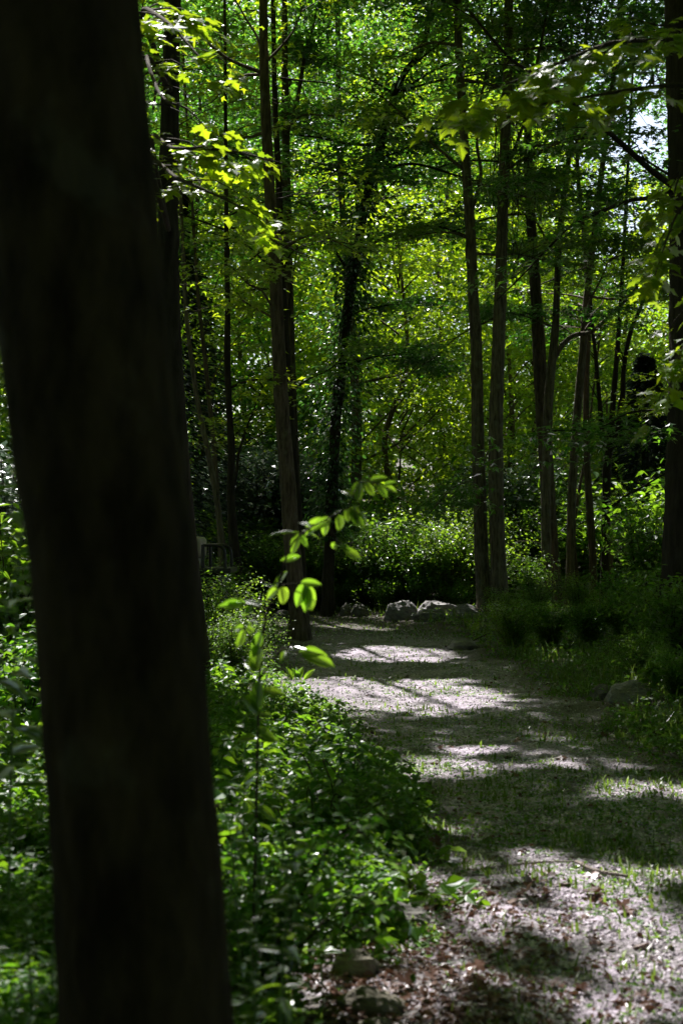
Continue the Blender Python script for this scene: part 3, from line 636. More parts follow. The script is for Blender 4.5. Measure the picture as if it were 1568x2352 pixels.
def far_wood():
    n = 170000; x = R.uniform(-32, 32, n); y = R.uniform(72, 100, n)
    top = 33 + 5 * wob(x * .4, y * .4, 1) - 23 * np.exp(-((x - 17.5) / 6) ** 2) 
    z = R.uniform(0, 1, n) ** .8 * top
    p = np.stack([x, y, z + G(x, y)], -1)
    o = obj('far_wood', leaf_mesh('far_wood', p, rand_dirs(n), rand_norm(n, .6), R.uniform(.25, .5, n), T_DIA), M_MAPLE)
    tag(o, 'distant mass of sunlit woodland closing the view', 'woods', kind='stuff')
far_wood()

# ------------------------------------------------------------------ shrubs
def shrub_variant(seed, nst, h, spread, nl, size, tpl, lmat, jit=.06):
    g = np.random.default_rng(seed); st = []; C_, D_ = [], []
    for k in range(nst):
        a = g.uniform(0, 6.28); L = h * g.uniform(.6, 1.15); o = spread * g.uniform(.2, 1)
        q = np.array([[.05 * math.cos(a), .05 * math.sin(a), -.05, .006 * min(1, h)], [o * .35 * math.cos(a), o * .35 * math.sin(a), L * .6, .005 * min(1, h)], [o * .8 * math.cos(a), o * .8 * math.sin(a), L * .95, .004], [o * 1.15 * math.cos(a), o * 1.15 * math.sin(a), L * g.uniform(.7, .95), .002]])
        q[1:, :2] += g.normal(0, .04, (3, 2)); st.append(tube(q, 4, h * .15))
        cq = catmull(q, h * .05); m = nl // nst; i = (g.uniform(.12, 1, m) ** .8 * (len(cq) - 1)).astype(int)
        C_.append(cq[i, :3] + g.normal(0, jit, (m, 3))); D_.append(nz(np.gradient(cq[:, :3], axis=0))[i] * .4)
    c = np.vstack(C_); d = nz(rand_dirs(len(c), .3) + np.vstack(D_))
    lm = leaf_mesh('leaves', c, d, rand_norm(len(c), .5), g.uniform(.6, 1.3, len(c)) * size, tpl); lm.materials.append(lmat)
    V, F = join(st); sm = mesh('stem', V, F, smooth=True); sm.materials.append(M_TWIG)
    return lm, sm
SH = {
    'barberry': [shrub_variant(1, 46, 1.0, .75, 7500, .036, T_DIA, M_SHRUB), shrub_variant(2, 40, .9, .9, 6500, .038, T_DIA, M_SHRUB)],
    'broadleaf': [shrub_variant(3, 26, 1.1, .7, 1700, .085, T_OVAL, M_UNDER, .08), shrub_variant(4, 30, .9, .9, 1700, .08, T_OVAL, M_UNDER, .08)],
    'bluish': [shrub_variant(5, 50, 1.6, .9, 5200, .07, T_DIA, M_BLUE, .12)],
    'dark': [shrub_variant(6, 46, 1.0, .9, 7000, .055, T_DIA, M_SHRUB, .08)],
    'plant': [shrub_variant(7, 5, .5, .16, 90, .085, T_OVAL, M_UNDER, .03), shrub_variant(8, 7, .42, .22, 110, .07, T_OVAL, M_UNDER, .03), shrub_variant(9, 4, .5, .12, 80, .10, T_OVAL, M_UNDER, .02)],
}
def shrub(kind, px, py, sc, label, name=None, group=None, cat='shrub', dz=0):
    v = SH[kind][int(R.integers(0, len(SH[kind])))]
    q = GP(px, py); root = thing(name or kind + '_shrub', q - np.array([0, 0, .02 + dz]), label, cat, group)
    root.rotation_euler = (0, 0, R.uniform(0, 6.28)); root.scale = (sc, sc, sc * R.uniform(.9, 1.1))
    o = obj('leaves', v[0], None, root, world=False); o['kind'] = 'stuff'
    obj('stem', v[1], None, root, world=False); return root
for a in [
    ('barberry', 488, 1548, 1.1, 'sunlit small leaved barberry bush against the edge of the silhouetted trunk'),
    ('barberry', 545, 1585, .7, 'lower barberry bush in front of the sunlit one'),
    ('barberry', 470, 1460, 1.25, 'barberry bush below the black cart rail'),
    ('dark', 1180, 1500, .6, 'dark bush at the foot of the close pair of trunks'),
    ('dark', 1265, 1490, .62, 'dark bush under the mottled trunk'),
    ('dark', 1350, 1488, .6, 'dark bush below the kinked thin trunk'),
    ('dark', 1440, 1480, .62, 'dark bush below the three stemmed tree'),
    ('barberry', 1160, 1450, .6, 'fine leaved bush right behind the close pair of trunks'),
    ('barberry', 1230, 1440, .75, 'fine leaved bush before the mottled trunk'),
    ('barberry', 1330, 1435, .75, 'fine leaved bush before the pale leaning trunk'),
    ('broadleaf', 1425, 1440, .85, 'broad leaved bush right of the three stemmed tree'),
    ('broadleaf', 1500, 1500, .9, 'broad leaved bush against the flare of the thick right trunk'),
    ('broadleaf', 1555, 1530, .95, 'broad leaved bush in front of the thick right trunk'),
    ('barberry', 1470, 1560, .5, 'fine leaved bush below the thick right trunk'),
    ('dark', 1550, 1610, .45, 'dark bush at the right edge behind the flat rock'),
    ('broadleaf', 1480, 1400, 1.9, 'tall bright bush between the thick trunk and the three stemmed tree'),
    ('broadleaf', 880, 1404, .6, 'low leafy bush close behind the leftmost boulder'),
    ('broadleaf', 960, 1400, .75, 'low leafy bush close behind the cracked boulder'),
    ('broadleaf', 1045, 1402, .6, 'low leafy bush close behind the wedge of rock'),
    ('broadleaf', 780, 1402, .8, 'low leafy bush behind the black flat rock'),
    ('broadleaf', 1210, 1405, .9, 'low leafy bush seen between the close pair and the mottled trunk'),
    ('barberry', 880, 1398, 1.7, 'dark bush behind the leftmost boulder'),
    ('barberry', 950, 1395, 2.0, 'arching bush with yellow lit tips above the boulders'),
    ('barberry', 1030, 1395, 2.1, 'arching bush behind the right boulder'),
    ('barberry', 1085, 1392, 1.8, 'arching bush touching the left trunk of the pair'),
    ('dark', 800, 1392, 1.6, 'dark bush between the vine covered trunk and the boulders'),
    ('dark', 860, 1380, 2.0, 'dark bush behind the slim upright trunk'),
    ('barberry', 720, 1402, 1.6, 'bush left of the vine covered trunk'),
    ('barberry', 630, 1405, 1.8, 'bush left of the straight maple base'),
    ('dark', 580, 1400, 1.7, 'dark bush behind the stones on the left'),
    ('broadleaf', 520, 1395, 2.0, 'broad leaved bush behind the cart rail'),
    ('bluish', 612, 1388, 2.3, 'tall silvery bush between the crooked trunk and the straight maple'),
    ('bluish', 572, 1386, 2.2, 'tall silvery bush behind the crooked trunk'),
    ('bluish', 655, 1387, 1.9, 'silvery bush glimpsed right of the straight maple'),
    ('bluish', 20, 1400, 2.2, 'tall silvery bush at the left edge'),
    ('bluish', 1180, 1372, 2.2, 'silvery dark bush seen behind the close pair of trunks'),
    ('broadleaf', 15, 1600, 1.3, 'sunlit bush at the left edge beside the silhouetted trunk'),
    ('broadleaf', 40, 1720, 1.0, 'lower sunlit bush at the left edge'),
    ('broadleaf', -10, 1500, 1.6, 'taller sunlit bush behind at the left edge'),
    ('barberry', 60, 1500, 1.3, 'fine leaved bush at the left edge touching the silhouette'),
]:
    shrub(*a)
shrub('broadleaf', 602, 2310, .6, 'low leafy clump around the foot of the blurred sapling')
for i, (px, py, s_) in enumerate([(x, y, s) for x, y, s in zip(np.linspace(-20, 1600, 24), np.tile([1376, 1384, 1370], 8), np.tile([2.3, 1.9, 2.6], 8))]):
    shrub('broadleaf' if i % 2 else 'barberry', px, py, s_, f'green bush {ORD[i]} from the left in the thicket under the background trees', group='thicket bushes under the background trees', name='thicket_bush')

# ------------------------------------------------------------------ rocks
def rock(label, px, py, wpx, hpx, mat, Y=None, seed=0, depth=1.0, name='boulder', ridge=.25, sink=.25, rz=0, cat='boulder'):
    q = GP(px, py) if Y is None else P(px, py, Y)
    sx = wpx / FP * q[1] / 2; sz = hpx / FP * q[1]; g = np.random.default_rng(seed)
    n1, n2 = 30, 18; V = []
    ax = [nz(g.normal(0, 1, 3)) for _ in range(9)]; cut = g.uniform(.62, .95, 9)
    for i in range(n2 + 1):
        for j in range(n1):
            th = math.pi * i / n2; ph = 2 * math.pi * j / n1
            d = np.array([math.sin(th) * math.cos(ph), math.sin(th) * math.sin(ph), math.cos(th)])
            r = 1.0
            for a, c in zip(ax, cut):
                dd = d @ a
                if dd > 0: r = min(r, c / max(dd, 1e-3))
            r *= 1 + .035 * math.sin(7 * d[0] + 5 * d[2] + seed) + .03 * math.sin(13 * d[1] + 9 * d[2] + 2 * seed) + .018 * g.normal() - ridge * .12 * max(0, math.sin(9 * (d[0] * .5 + d[2]) + seed)) ** 6
            V.append(d * r)
    V = np.array(V) * np.array([sx, sx * depth, sz]); V[:, 2] = np.where(V[:, 2] < 0, V[:, 2] * .4, V[:, 2])
    c, s_ = math.cos(rz), math.sin(rz); V = V @ np.array([[c, s_, 0], [-s_, c, 0], [0, 0, 1]])
    i = np.arange(n2)[:, None] * n1; j = np.arange(n1)[None]
    F = np.stack([i + j, i + n1 + j, i + n1 + (j + 1) % n1, i + (j + 1) % n1], -1).reshape(-1, 4)
    o = obj(name, mesh(name, V, F, smooth=False), mat); o.location = (q[0], q[1], q[2] - sz * .04)
    return tag(o, label, cat)
rock('pale rounded granite boulder, leftmost of the group at the end of the track', 924, 1421, 86, 46, M_ROCK, seed=3, depth=.8)
rock('broad cracked grey boulder in the middle of the group at the end of the track', 1012, 1413, 150, 42, M_ROCK, seed=8, depth=.7)
rock('low grey slab leaning in front of the broad cracked boulder', 988, 1423, 90, 26, M_ROCK, seed=12, depth=.6)
rock('wedge of grey rock tucked against the left trunk of the pair', 1066, 1421, 84, 34, M_ROCK, seed=21, depth=.8)
rock('small stone peeping above the boulders at the end of the track', 942, 1400, 22, 20, M_ROCK, seed=5, name='stone', cat='stone')
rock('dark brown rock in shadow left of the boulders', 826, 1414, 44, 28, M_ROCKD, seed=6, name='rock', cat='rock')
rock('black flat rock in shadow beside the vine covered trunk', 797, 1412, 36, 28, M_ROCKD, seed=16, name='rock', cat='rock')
rock('half buried grey rock at the right edge of the track', 1062, 1492, 74, 26, M_ROCK, seed=7, name='rock', cat='rock')
rock('flat lichen covered rock showing in the grass at the right', 1455, 1608, 130, 50, M_ROCK, seed=9, name='rock', depth=.7, cat='rock')
rock('small low rock beside the flat one in the grass at the right', 1385, 1604, 70, 34, M_ROCKD, seed=10, name='rock', cat='rock')
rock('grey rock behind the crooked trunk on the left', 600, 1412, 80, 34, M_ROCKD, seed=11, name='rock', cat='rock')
rock('grey stone behind the barberry on the left', 540, 1405, 66, 44, M_ROCK, seed=13, name='rock', cat='rock')
rock('low dark rock at the left of the straight maple base', 650, 1420, 60, 24, M_ROCKD, seed=14, name='rock', cat='rock')
rock('flat brown stone lying in the leaves at the bottom of the view', 812, 2225, 165, 62, M_STONE, seed=15, name='stone', depth=.7, cat='stone')
rock('brown stone nearest the bottom edge, right of the lit plant', 850, 2318, 170, 50, M_STONE, seed=17, name='stone', depth=.7, cat='stone')
rock('small pinkish stone cut by the bottom edge', 862, 2365, 90, 30, M_STONE, seed=18, name='stone', cat='stone')
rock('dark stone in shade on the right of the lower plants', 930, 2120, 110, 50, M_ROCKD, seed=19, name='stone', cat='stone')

# ------------------------------------------------------------------ utility cart behind the silhouetted trunk
def cart():
    M_BLK = plain('black_powder_coat', (.018, .018, .02), .35); M_SEAT = plain('beige_vinyl', (.42, .36, .30), .5); M_TYRE = plain('tyre_rubber', (.02, .02, .02), .85)
    M_BODY = plain('dark_green_panel', (.012, .014, .012), .6); M_STEEL = plain('worn_steel', (.4, .4, .4), .35, .8)
    Y = 18.0
    def X(px): return (px - 784) / FP * Y
    zr = P(0, 1250, Y)[2]; zd = P(0, 1300, Y)[2]
    gz = float(G(X(460), Y))
    root = thing('utility_cart', (X(380), Y, gz), 'black railed utility cart with beige seat parked behind the silhouetted trunk', 'cart')
    def add(name, vf, mat, par=root, bv=0):
        o = obj(name, mesh(name, vf[0], vf[1], smooth=False), mat, par)
        if bv: bevel(o, bv, 3)
        return o
    x0, x1 = X(110), X(532)
    add('body', box(x0, x1 - .12, Y - .05, Y + 1.0, gz + .35, zd - .10), M_BODY, bv=.05)
    add('deck', box(X(400), x1, Y - .10, Y + 1.05, zd - .085, zd - .025), M_BLK, bv=.012)
    add('seat', box(X(300), X(452), Y + .05, Y + .95, zd - .02, zd + .12), M_SEAT, bv=.05)
    add('backrest', box(X(425), X(460), Y + .05, Y + .95, zd + .10, P(0, 1232, Y)[2]), M_SEAT, bv=.06)
    for k, yy in enumerate((Y - .03, Y + .98)):
        q = [[X(467), yy, zd - .03, .022], [X(467), yy, zr - .02, .022]]
        a = tube([[X(467), yy, zd - .03, .024], [X(467), yy, zd + .13, .024], [X(467), yy, zr - .005, .024]], 10, .03)
        b = tube([[X(467), yy, zr - .012, .021], [X(480), yy, zr - .012, .021], [X(500), yy, zr - .014, .021], [X(510), yy, zr - .035, .021], [X(516), yy, zr - .08, .021], [X(517.5), yy, zr - .15, .021], [X(518), yy, zd - .03, .021]], 10, .02)
        V, F = join([a, b]); o = obj('rail', mesh('rail', V, F, smooth=True), M_BLK, root)
    for xx in (X(175), X(430)):
        for yy in (Y - .02, Y + .86):
            r = .24; V, F = tube([[xx, yy - .02, gz + r, r * .8], [xx, yy, gz + r, r], [xx, yy + .16, gz + r, r], [xx, yy + .18, gz + r, r * .8]], 22, .2)
            wl = obj('wheel', mesh('wheel', V, F, smooth=True), M_TYRE, root)
            V, F = tube([[xx, yy - .03, gz + r, r * .02], [xx, yy - .03, gz + r, r * .5], [xx, yy + .19, gz + r, r * .5], [xx, yy + .19, gz + r, .01]], 16, .3)
            obj('rim', mesh('rim', V, F), M_STEEL, wl)
    V, F = tube([[X(200), Y + .3, zd - .1, .018], [X(225), Y + .3, zd + .18, .018]], 8, .1); obj('steering_column', mesh('steering_column', V, F, smooth=True), M_BLK, root)
    an = np.linspace(0, 2 * math.pi, 17); c = np.array([X(226), Y + .3, zd + .2])
    q = [[c[0] + .08 * math.cos(t), c[1] + .17 * math.sin(t), c[2] - .10 * math.cos(t), .012] for t in an]
    V, F = tube(q, 7, .05); obj('steering_wheel', mesh('steering_wheel', V, F, smooth=True), M_BLK, root)
    for yy in (Y + .0, Y + .95):
        V, F = tube([[X(480), yy, P(0, 1325, Y)[2] - .25, .012], [X(470), yy, zd - .08, .012]], 6, .1); obj('brace', mesh('brace', V, F, smooth=True), M_STEEL, root)
cart()

# ------------------------------------------------------------------ near maple sprays, each leaf a piece
ML = []
for k in range(3):
    V, F = maple_template(.12 + .15 * k, k); me = mesh('leaf', V, F, smooth=False, rnd=np.full(len(V), .2 + .3 * k)); ML.append(me)
OL = []
for k in range(3):
    V, F = oval_template(.12 + .2 * k, .20 + .025 * k, 6, k); OL.append(mesh('leaf', V, F, smooth=True, rnd=np.full(len(V), .2 + .3 * k)))
for m_ in ML: m_.materials.append(M_NEAR)
for m_ in OL: m_.materials.append(M_SAP)
def put_leaf(me, p, d, n, s_, parent, base):
    d = nz(np.asarray(d, float)); n = np.asarray(n, float); n = nz(n - (n @ d) * d); x = np.cross(d, n)
    o = bpy.data.objects.new('leaf', me); COL.objects.link(o); o.parent = parent
    M = Matrix(((x[0], d[0], n[0], 0), (x[1], d[1], n[1], 0), (x[2], d[2], n[2], 0), (0, 0, 0, 1)))
    o.rotation_euler = M.to_euler(); o.location = tuple(np.asarray(p) - base); o.scale = (s_,) * 3
    return o
def maple_spray(root, main, n, size, seed, drop=.0, wide=.55, label=None, mat=M_TWIG, ntw=9):
    g = np.random.default_rng(seed); q = np.array(main, float)
    cq = catmull(q, .1); tb = [tube(q, 7, .1)]; spots = []
    for k in range(ntw):
        i = int(g.uniform(.2, .98) * (len(cq) - 1)); b = cq[i]; t = nz((cq[min(i + 2, len(cq) - 1)] - cq[max(i - 2, 0)])[:3]); sd = nz(np.cross(t, [0, 0, 1.])) * (1 if k % 2 else -1)
        d = nz(t * .7 + sd * g.uniform(.3, .9) + np.array([0, 0, g.uniform(-.2, .15)])); L = wide * g.uniform(.5, 1.1)
        e = b[:3] + d * L; mid = b[:3] + d * L * .5 + np.array([0, 0, .03]); e[2] -= .06
        tb.append(tube([[*b[:3], b[3] * .5], [*mid, b[3] * .35], [*e, .0015]], 4, .15))
        for f in np.linspace(.25, 1, 5): spots.append((b[:3] * (1 - f) + e * f + np.array([0, 0, .03 * math.sin(3 * f)]), d))
    for f in np.linspace(.35, 1, 6):
        i = int(f * (len(cq) - 1)); spots.append((cq[i, :3], nz((cq[i] - cq[max(i - 3, 0)])[:3])))
    V, F = join(tb); br = obj('branch', mesh('branch', V, F, smooth=True), mat, root)
    base = np.array([0., 0, 0]); i = 0
    for k in range(n):
        p, d = spots[int(g.integers(0, len(spots)))]
        a = g.uniform(-1.6, 1.6); ca, sa = math.cos(a), math.sin(a); dd = np.array([d[0] * ca - d[1] * sa, d[0] * sa + d[1] * ca, g.uniform(-.75, .0)])
        if lit_mask((p + nz(dd) * size * .5)[None], 0.1, False)[0]: continue
        put_leaf(ML[k % 3], p + nz(dd) * size * g.uniform(.2, .8) + np.array([0, 0, g.normal(-.02, .03)]), dd, np.array([g.normal(0, .3), g.normal(0, .3) - .15, 1]), size * g.uniform(.6, 1.1), br, base)
    return br
# from the rough barked tree behind the silhouette, reaching towards us and to the right
b0 = at_height(tp_sec, 6.0)[:3]; b1 = at_height(tp_sec, 4.6)[:3]
maple_spray(t_sec, [[*b0, .03], [*P(330, 40, 11), .02], [*P(370, 40, 8.8), .012], [*P(440, 110, 8.2), .007], [*P(490, 170, 8), .003]], 150, .125, 1, ntw=12, wide=.5)
maple_spray(t_sec, [[*b0, .03], [*P(340, 130, 10), .016], [*P(370, 220, 8.5), .01], [*P(430, 250, 8.3), .006], [*P(480, 300, 8.2), .003]], 80, .125, 2, ntw=8, wide=.42)
maple_spray(t_sec, [[*b1, .03], [*P(350, 330, 10.5), .02], [*P(400, 340, 9), .012], [*P(520, 345, 8.6), .008], [*P(650, 375, 8.4), .003]], 180, .125, 3, ntw=14, wide=.55)
maple_spray(t_sec, [[*b1, .03], [*P(350, 380, 10.5), .018], [*P(410, 410, 9), .012], [*P(500, 450, 8.7), .007], [*P(600, 500, 8.6), .003]], 130, .12, 4, ntw=11, wide=.5)
# maple outside the right edge whose branch tips hang into the view
rt, tpr = make_tree('maple just outside the right edge, its big leaved sprays hanging into the view', [(2350, 1900, 150), (2360, 1200, 130), (2380, 400, 110), (2400, -300, 90)], 7.6, M_BARK, top=14, seed=31, rough=.03)
b2 = at_height(tpr, 4.2)[:3]
maple_spray(rt, [[*b2, .04], [*P(1800, 60, 7.6), .025], [*P(1560, 90, 7.4), .014], [*P(1400, 100, 7.2), .01], [*P(1250, 160, 7.1), .007], [*P(1080, 225, 7), .003]], 230, .12, 6, ntw=20, wide=.5)
maple_spray(rt, [[*b2, .035], [*P(1750, 180, 7.8), .02], [*P(1500, 200, 7.5), .012], [*P(1300, 230, 7.3), .007], [*P(1120, 260, 7.2), .003]], 120, .12, 7, ntw=12, wide=.4)
maple_spray(rt, [[*b2, .035], [*P(1800, 300, 8), .02], [*P(1640, 420, 8), .012], [*P(1560, 480, 8), .007], [*P(1500, 640, 8), .003]], 150, .115, 8, ntw=14, wide=.5)
maple_spray(rt, [[*b2, .035], [*P(1800, 500, 8.3), .02], [*P(1680, 640, 8.2), .012], [*P(1590, 760, 8.2), .007], [*P(1530, 900, 8.2), .003]], 120, .115, 9, ntw=12, wide=.5)

maple_spray(rt, [[*b2, .035], [*P(1800, -40, 8.4), .02], [*P(1640, 20, 8.6), .012], [*P(1540, 60, 8.6), .008], [*P(1440, 40, 8.6), .003]], 110, .12, 10, ntw=12, wide=.5)
maple_spray(rt, [[*b2, .035], [*P(1760, 160, 9.4), .02], [*P(1660, 330, 9.6), .012], [*P(1570, 380, 9.6), .008], [*P(1530, 520, 9.6), .003]], 100, .12, 11, ntw=12, wide=.5)

# ------------------------------------------------------------------ blurred sapling in front
def sapling():
    Y = 4.6; b = P(592, 1700, Y); gz = float(G(b[0], b[1]))
    root = thing('sapling', (b[0] - .02, Y, gz), 'slender sapling with bright oval leaves arching over the track edge, out of focus', 'sapling')
    base = np.array(root.location)
    def stem(pts, r0):
        q = [[*P(x, y, Y + dy), r0 * (1 - .75 * i / len(pts))] for i, (x, y, dy) in enumerate(pts)]
        return q
    st = [[[b[0] - .02, Y, gz - .03, .005]] + stem([(592, 1700, 0), (598, 1520, 0), (614, 1400, -.05), (640, 1345, -.08), (660, 1270, -.1), (690, 1228, -.1), (750, 1192, -.1), (800, 1165, -.1), (824, 1108, -.1), (870, 1112, -.1), (905, 1135, -.1)], .0045),
          stem([(614, 1400, -.05), (560, 1385, -.1), (520, 1360, -.15)], .003), stem([(640, 1345, -.08), (690, 1340, -.05), (730, 1350, 0)], .003),
          stem([(598, 1520, 0), (560, 1440, .0), (540, 1450, .05)], .003), stem([(596, 1560, 0), (650, 1490, -.1), (690, 1490, -.1), (760, 1512, -.1)], .003),
          stem([(750, 1192, -.1), (770, 1240, -.05), (820, 1275, 0)], .002)]
    V, F = join([tube(q, 6, .05) for q in st]); obj('stem', mesh('stem', V, F, smooth=True), M_TWIG, root)
    L = [(688, 1222, 610, 1226, 1), (690, 1220, 735, 1224, 1), (686, 1226, 670, 1262, 0), (690, 1226, 705, 1255, 0), (745, 1194, 700, 1205, 0), (750, 1190, 742, 1226, 0), (790, 1170, 760, 1180, 1), (795, 1168, 800, 1200, 0), (800, 1165, 850, 1182, 1), (800, 1165, 836, 1212, 0), (760, 1190, 720, 1210, 0), (812, 1160, 820, 1195, 0),
         (824, 1106, 808, 1130, 0), (824, 1104, 842, 1108, 1), (826, 1106, 824, 1142, 0), (868, 1110, 888, 1142, 0), (880, 1116, 912, 1126, 0), (850, 1104, 880, 1092, 0), (780, 1250, 800, 1262, 0), (790, 1262, 832, 1282, 0), (770, 1245, 762, 1262, 0), (690, 1278, 645, 1285, 0),
         (642, 1345, 612, 1372, 0), (646, 1345, 660, 1392, 0), (630, 1350, 655, 1310, 1), (690, 1338, 735, 1338, 0), (700, 1342, 722, 1402, 0), (708, 1345, 700, 1405, 0), (700, 1338, 680, 1392, 0), (560, 1385, 516, 1368, 1), (565, 1384, 505, 1390, 0), (600, 1392, 560, 1372, 1), (560, 1440, 530, 1442, 0), (560, 1446, 545, 1488, 0), (566, 1438, 586, 1456, 0), (575, 1430, 600, 1420, 1),
         (650, 1490, 705, 1488, 1), (655, 1495, 645, 1512, 0), (690, 1494, 762, 1516, 0), (686, 1496, 740, 1500, 0), (600, 1585, 650, 1590, 0), (598, 1600, 575, 1560, 0), (594, 1640, 560, 1600, 0), (596, 1640, 625, 1640, 0), (592, 1700, 540, 1690, 1), (592, 1690, 640, 1700, 0), (592, 1540, 560, 1520, 0), (596, 1480, 575, 1540, 0), (594, 1560, 588, 1640, 0), (600, 1450, 580, 1500, 0)]
    L += [(590 + 3 * math.sin(y), y, 590 + (34 if k_ % 2 else -36) + 10 * math.sin(y * 3), y + 18 + 14 * math.sin(y * 5), k_ % 3 == 0) for k_, y in enumerate((1632, 1668, 1690, 1745, 1772, 1850, 1880))]
    L += [(880, 1114, 900, 1108, 0), (840, 1108, 858, 1138, 0), (775, 1182, 790, 1222, 0), (730, 1206, 700, 1228, 0), (720, 1212, 690, 1192, 1), (815, 1140, 790, 1122, 0), (640, 1350, 600, 1338, 1), (580, 1386, 562, 1412, 0)]
    g = np.random.default_rng(3)
    for k, (x0, y0, x1, y1, up) in enumerate(L):
        p0 = P(x0, y0, Y - .08); p1 = P(x1, y1, Y - .08 + g.uniform(-.03, .03)); d = p1 - p0; s_ = np.linalg.norm(d) * 1.08
        n = np.array([g.normal(0, .15), -.25 if up else -1.1, 1.0 if up else .45])
        put_leaf(OL[k % 3], p0, d, n, max(.045, s_), root, base)
    return root
sapling()
def stem_plant(px, py, h, n, size, label, name='plant', lean=(0, 0), seed=0, mat=None, cat='plant', group=None, Y=None):
    q = GP(px, py) if Y is None else None
    if Y is not None:
        q = P(px, py, Y)
    g = np.random.default_rng(seed); root = thing(name, q, label, cat, group)
    pts = [[q[0], q[1], q[2] - .02, .004], [q[0] + lean[0] * .3, q[1] + lean[1] * .3, q[2] + h * .5, .003], [q[0] + lean[0], q[1] + lean[1], q[2] + h, .0015]]
    V, F = tube(pts, 5, .04); obj('stem', mesh('stem', V, F, smooth=True), mat or M_GRASSSTEM, root); cq = catmull(np.array(pts), .01)
    for k in range(n):
        f = .25 + .75 * k / max(1, n - 1); p = cq[int(f * (len(cq) - 1)), :3]; a = k * 2.4 + g.uniform(-.3, .3)
        d = np.array([math.cos(a), math.sin(a), .45 - .5 * (1 - f)]); put_leaf(OL[k % 3], p, d, (g.normal(0, .2), g.normal(0, .2), 1), size * (1.1 - .5 * f) * g.uniform(.8, 1.2), root, np.array(q, float))
    return root
M_GRASSSTEM = plain('green_stem', (.12, .22, .05), .5)
stem_plant(898, 1472, .24, 9, .07, 'small lit seedling standing at the far end of the sunlit gravel', 'seedling', seed=1)
stem_plant(862, 1530, .2, 9, .07, 'sunlit seedling in the middle of the bright gravel patch', 'seedling', seed=2)
stem_plant(905, 1522, .14, 8, .06, 'low seedling right of the one in the middle of the bright gravel', 'seedling', seed=3)
stem_plant(854, 1562, .07, 5, .09, 'bright round leaved seedling alone in front of the bright gravel patch', 'seedling', seed=4)
stem_plant(718, 1640, .2, 10, .05, 'small upright seedling at the left edge of the sunlit gravel', 'seedling', seed=5)
stem_plant(1455, 1788, .16, 9, .06, 'lit seedling beside the pale gravel strip on the right', 'seedling', seed=6)
stem_plant(1500, 1965, .13, 12, .055, 'bright seedling at the right edge above the large pale gravel patch', 'seedling', seed=7)
stem_plant(1538, 1968, .11, 10, .05, 'seedling touching the right edge above the large pale gravel patch', 'seedling', seed=8)
stem_plant(1320, 1500, .32, 12, .10, 'leafy weed standing before the dark bushes on the right', 'weed', seed=9)
stem_plant(1240, 1545, .25, 12, .08, 'leafy weed at the shady foot of the dark bushes', 'weed', seed=10)
stem_plant(815, 1412, .5, 14, .14, 'weed with upright leaves in front of the dark rock', 'weed', seed=11)
stem_plant(520, 1470, .7, 16, .12, 'leafy weed beside the crooked trunk foot', 'weed', seed=12)
for k, (px, py, hh) in enumerate([(556, 2400, .78), (590, 2420, .66), (622, 2400, .72), (680, 2330, .6), (560, 2200, .9), (520, 2300, .7), (740, 2260, .5)]):
    stem_plant(px, py, hh, 16, .085, ['tall', 'middling', 'slim', 'short', 'tallest', 'leaning', 'lowest'][k] + ' out of focus leafy stem in the undergrowth beside the silhouetted trunk', 'leafy_plant', lean=(.05 * (k % 3 - 1), 0), seed=40 + k)
# bright leafy stem at the bottom by the stones and plants at the left edge
root = stem_plant(640, 2460, .62, 34, .07, 'bright leafy plant leaning up at the bottom edge beside the brown stones', 'leafy_plant', lean=(.05, 0), seed=13, Y=3.3)
stem_plant(590, 2440, .34, 22, .055, 'low bright plant at the bottom edge against the silhouetted trunk', 'leafy_plant', lean=(-.02, 0), seed=14, Y=3.5)
stem_plant(75, 2420, .36, 26, .06, 'bright plant in the bottom left corner', 'leafy_plant', lean=(-.02, 0), seed=15, Y=3.6)
stem_plant(120, 2430, .30, 18, .05, 'small bright plant in the bottom left corner beside the silhouette', 'leafy_plant', seed=16, Y=3.8)
stem_plant(20, 2050, 1.2, 30, .16, 'large leaved stem at the left edge in shade', 'leafy_plant', lean=(.04, 0), seed=17, Y=3.9)
stem_plant(-40, 2000, 1.15, 22, .17, 'large leaved stem reaching in from the left edge', 'leafy_plant', lean=(.16, 0), seed=18, Y=3.7)

# ------------------------------------------------------------------ grass, ground plants, litter, gravel
def scatter(n, x0, x1, y0, y1, dens, near=True):
    u = R.random(n * 3); y = (1 / (1 / y0 + (1 / y1 - 1 / y0) * u)) if near else R.uniform(y0, y1, n * 3)
    x = R.uniform(x0, x1, n * 3) if not near else y * R.uniform(-.27, .27, n * 3) + R.normal(0, .1, n * 3)
    m = R.random(n * 3) < dens(x, y); x, y = x[m][:n], y[m][:n]
    return np.stack([x, y, G(x, y)], -1)
BARE = [(GP(1455, 1625), .55), (GP(1380, 1625), .4), (GP(830, 2250), .3), (GP(860, 2340), .3), (GP(1062, 1505), .4)]
def bare(x, y):
    m = np.ones_like(x)
    for q, rr in BARE: m = np.where((x - q[0]) ** 2 + (y - q[1]) ** 2 < rr * rr, .04, m)
    return m
def left(x, y): return x < np.interp(y, PC[:, 0], PC[:, 1])
def clump(x, y, s=1.0, t=.0): return (wob(x * s, y * s, 3.1) + .5 * wob(x * s + 7, y * s, 8) > t)

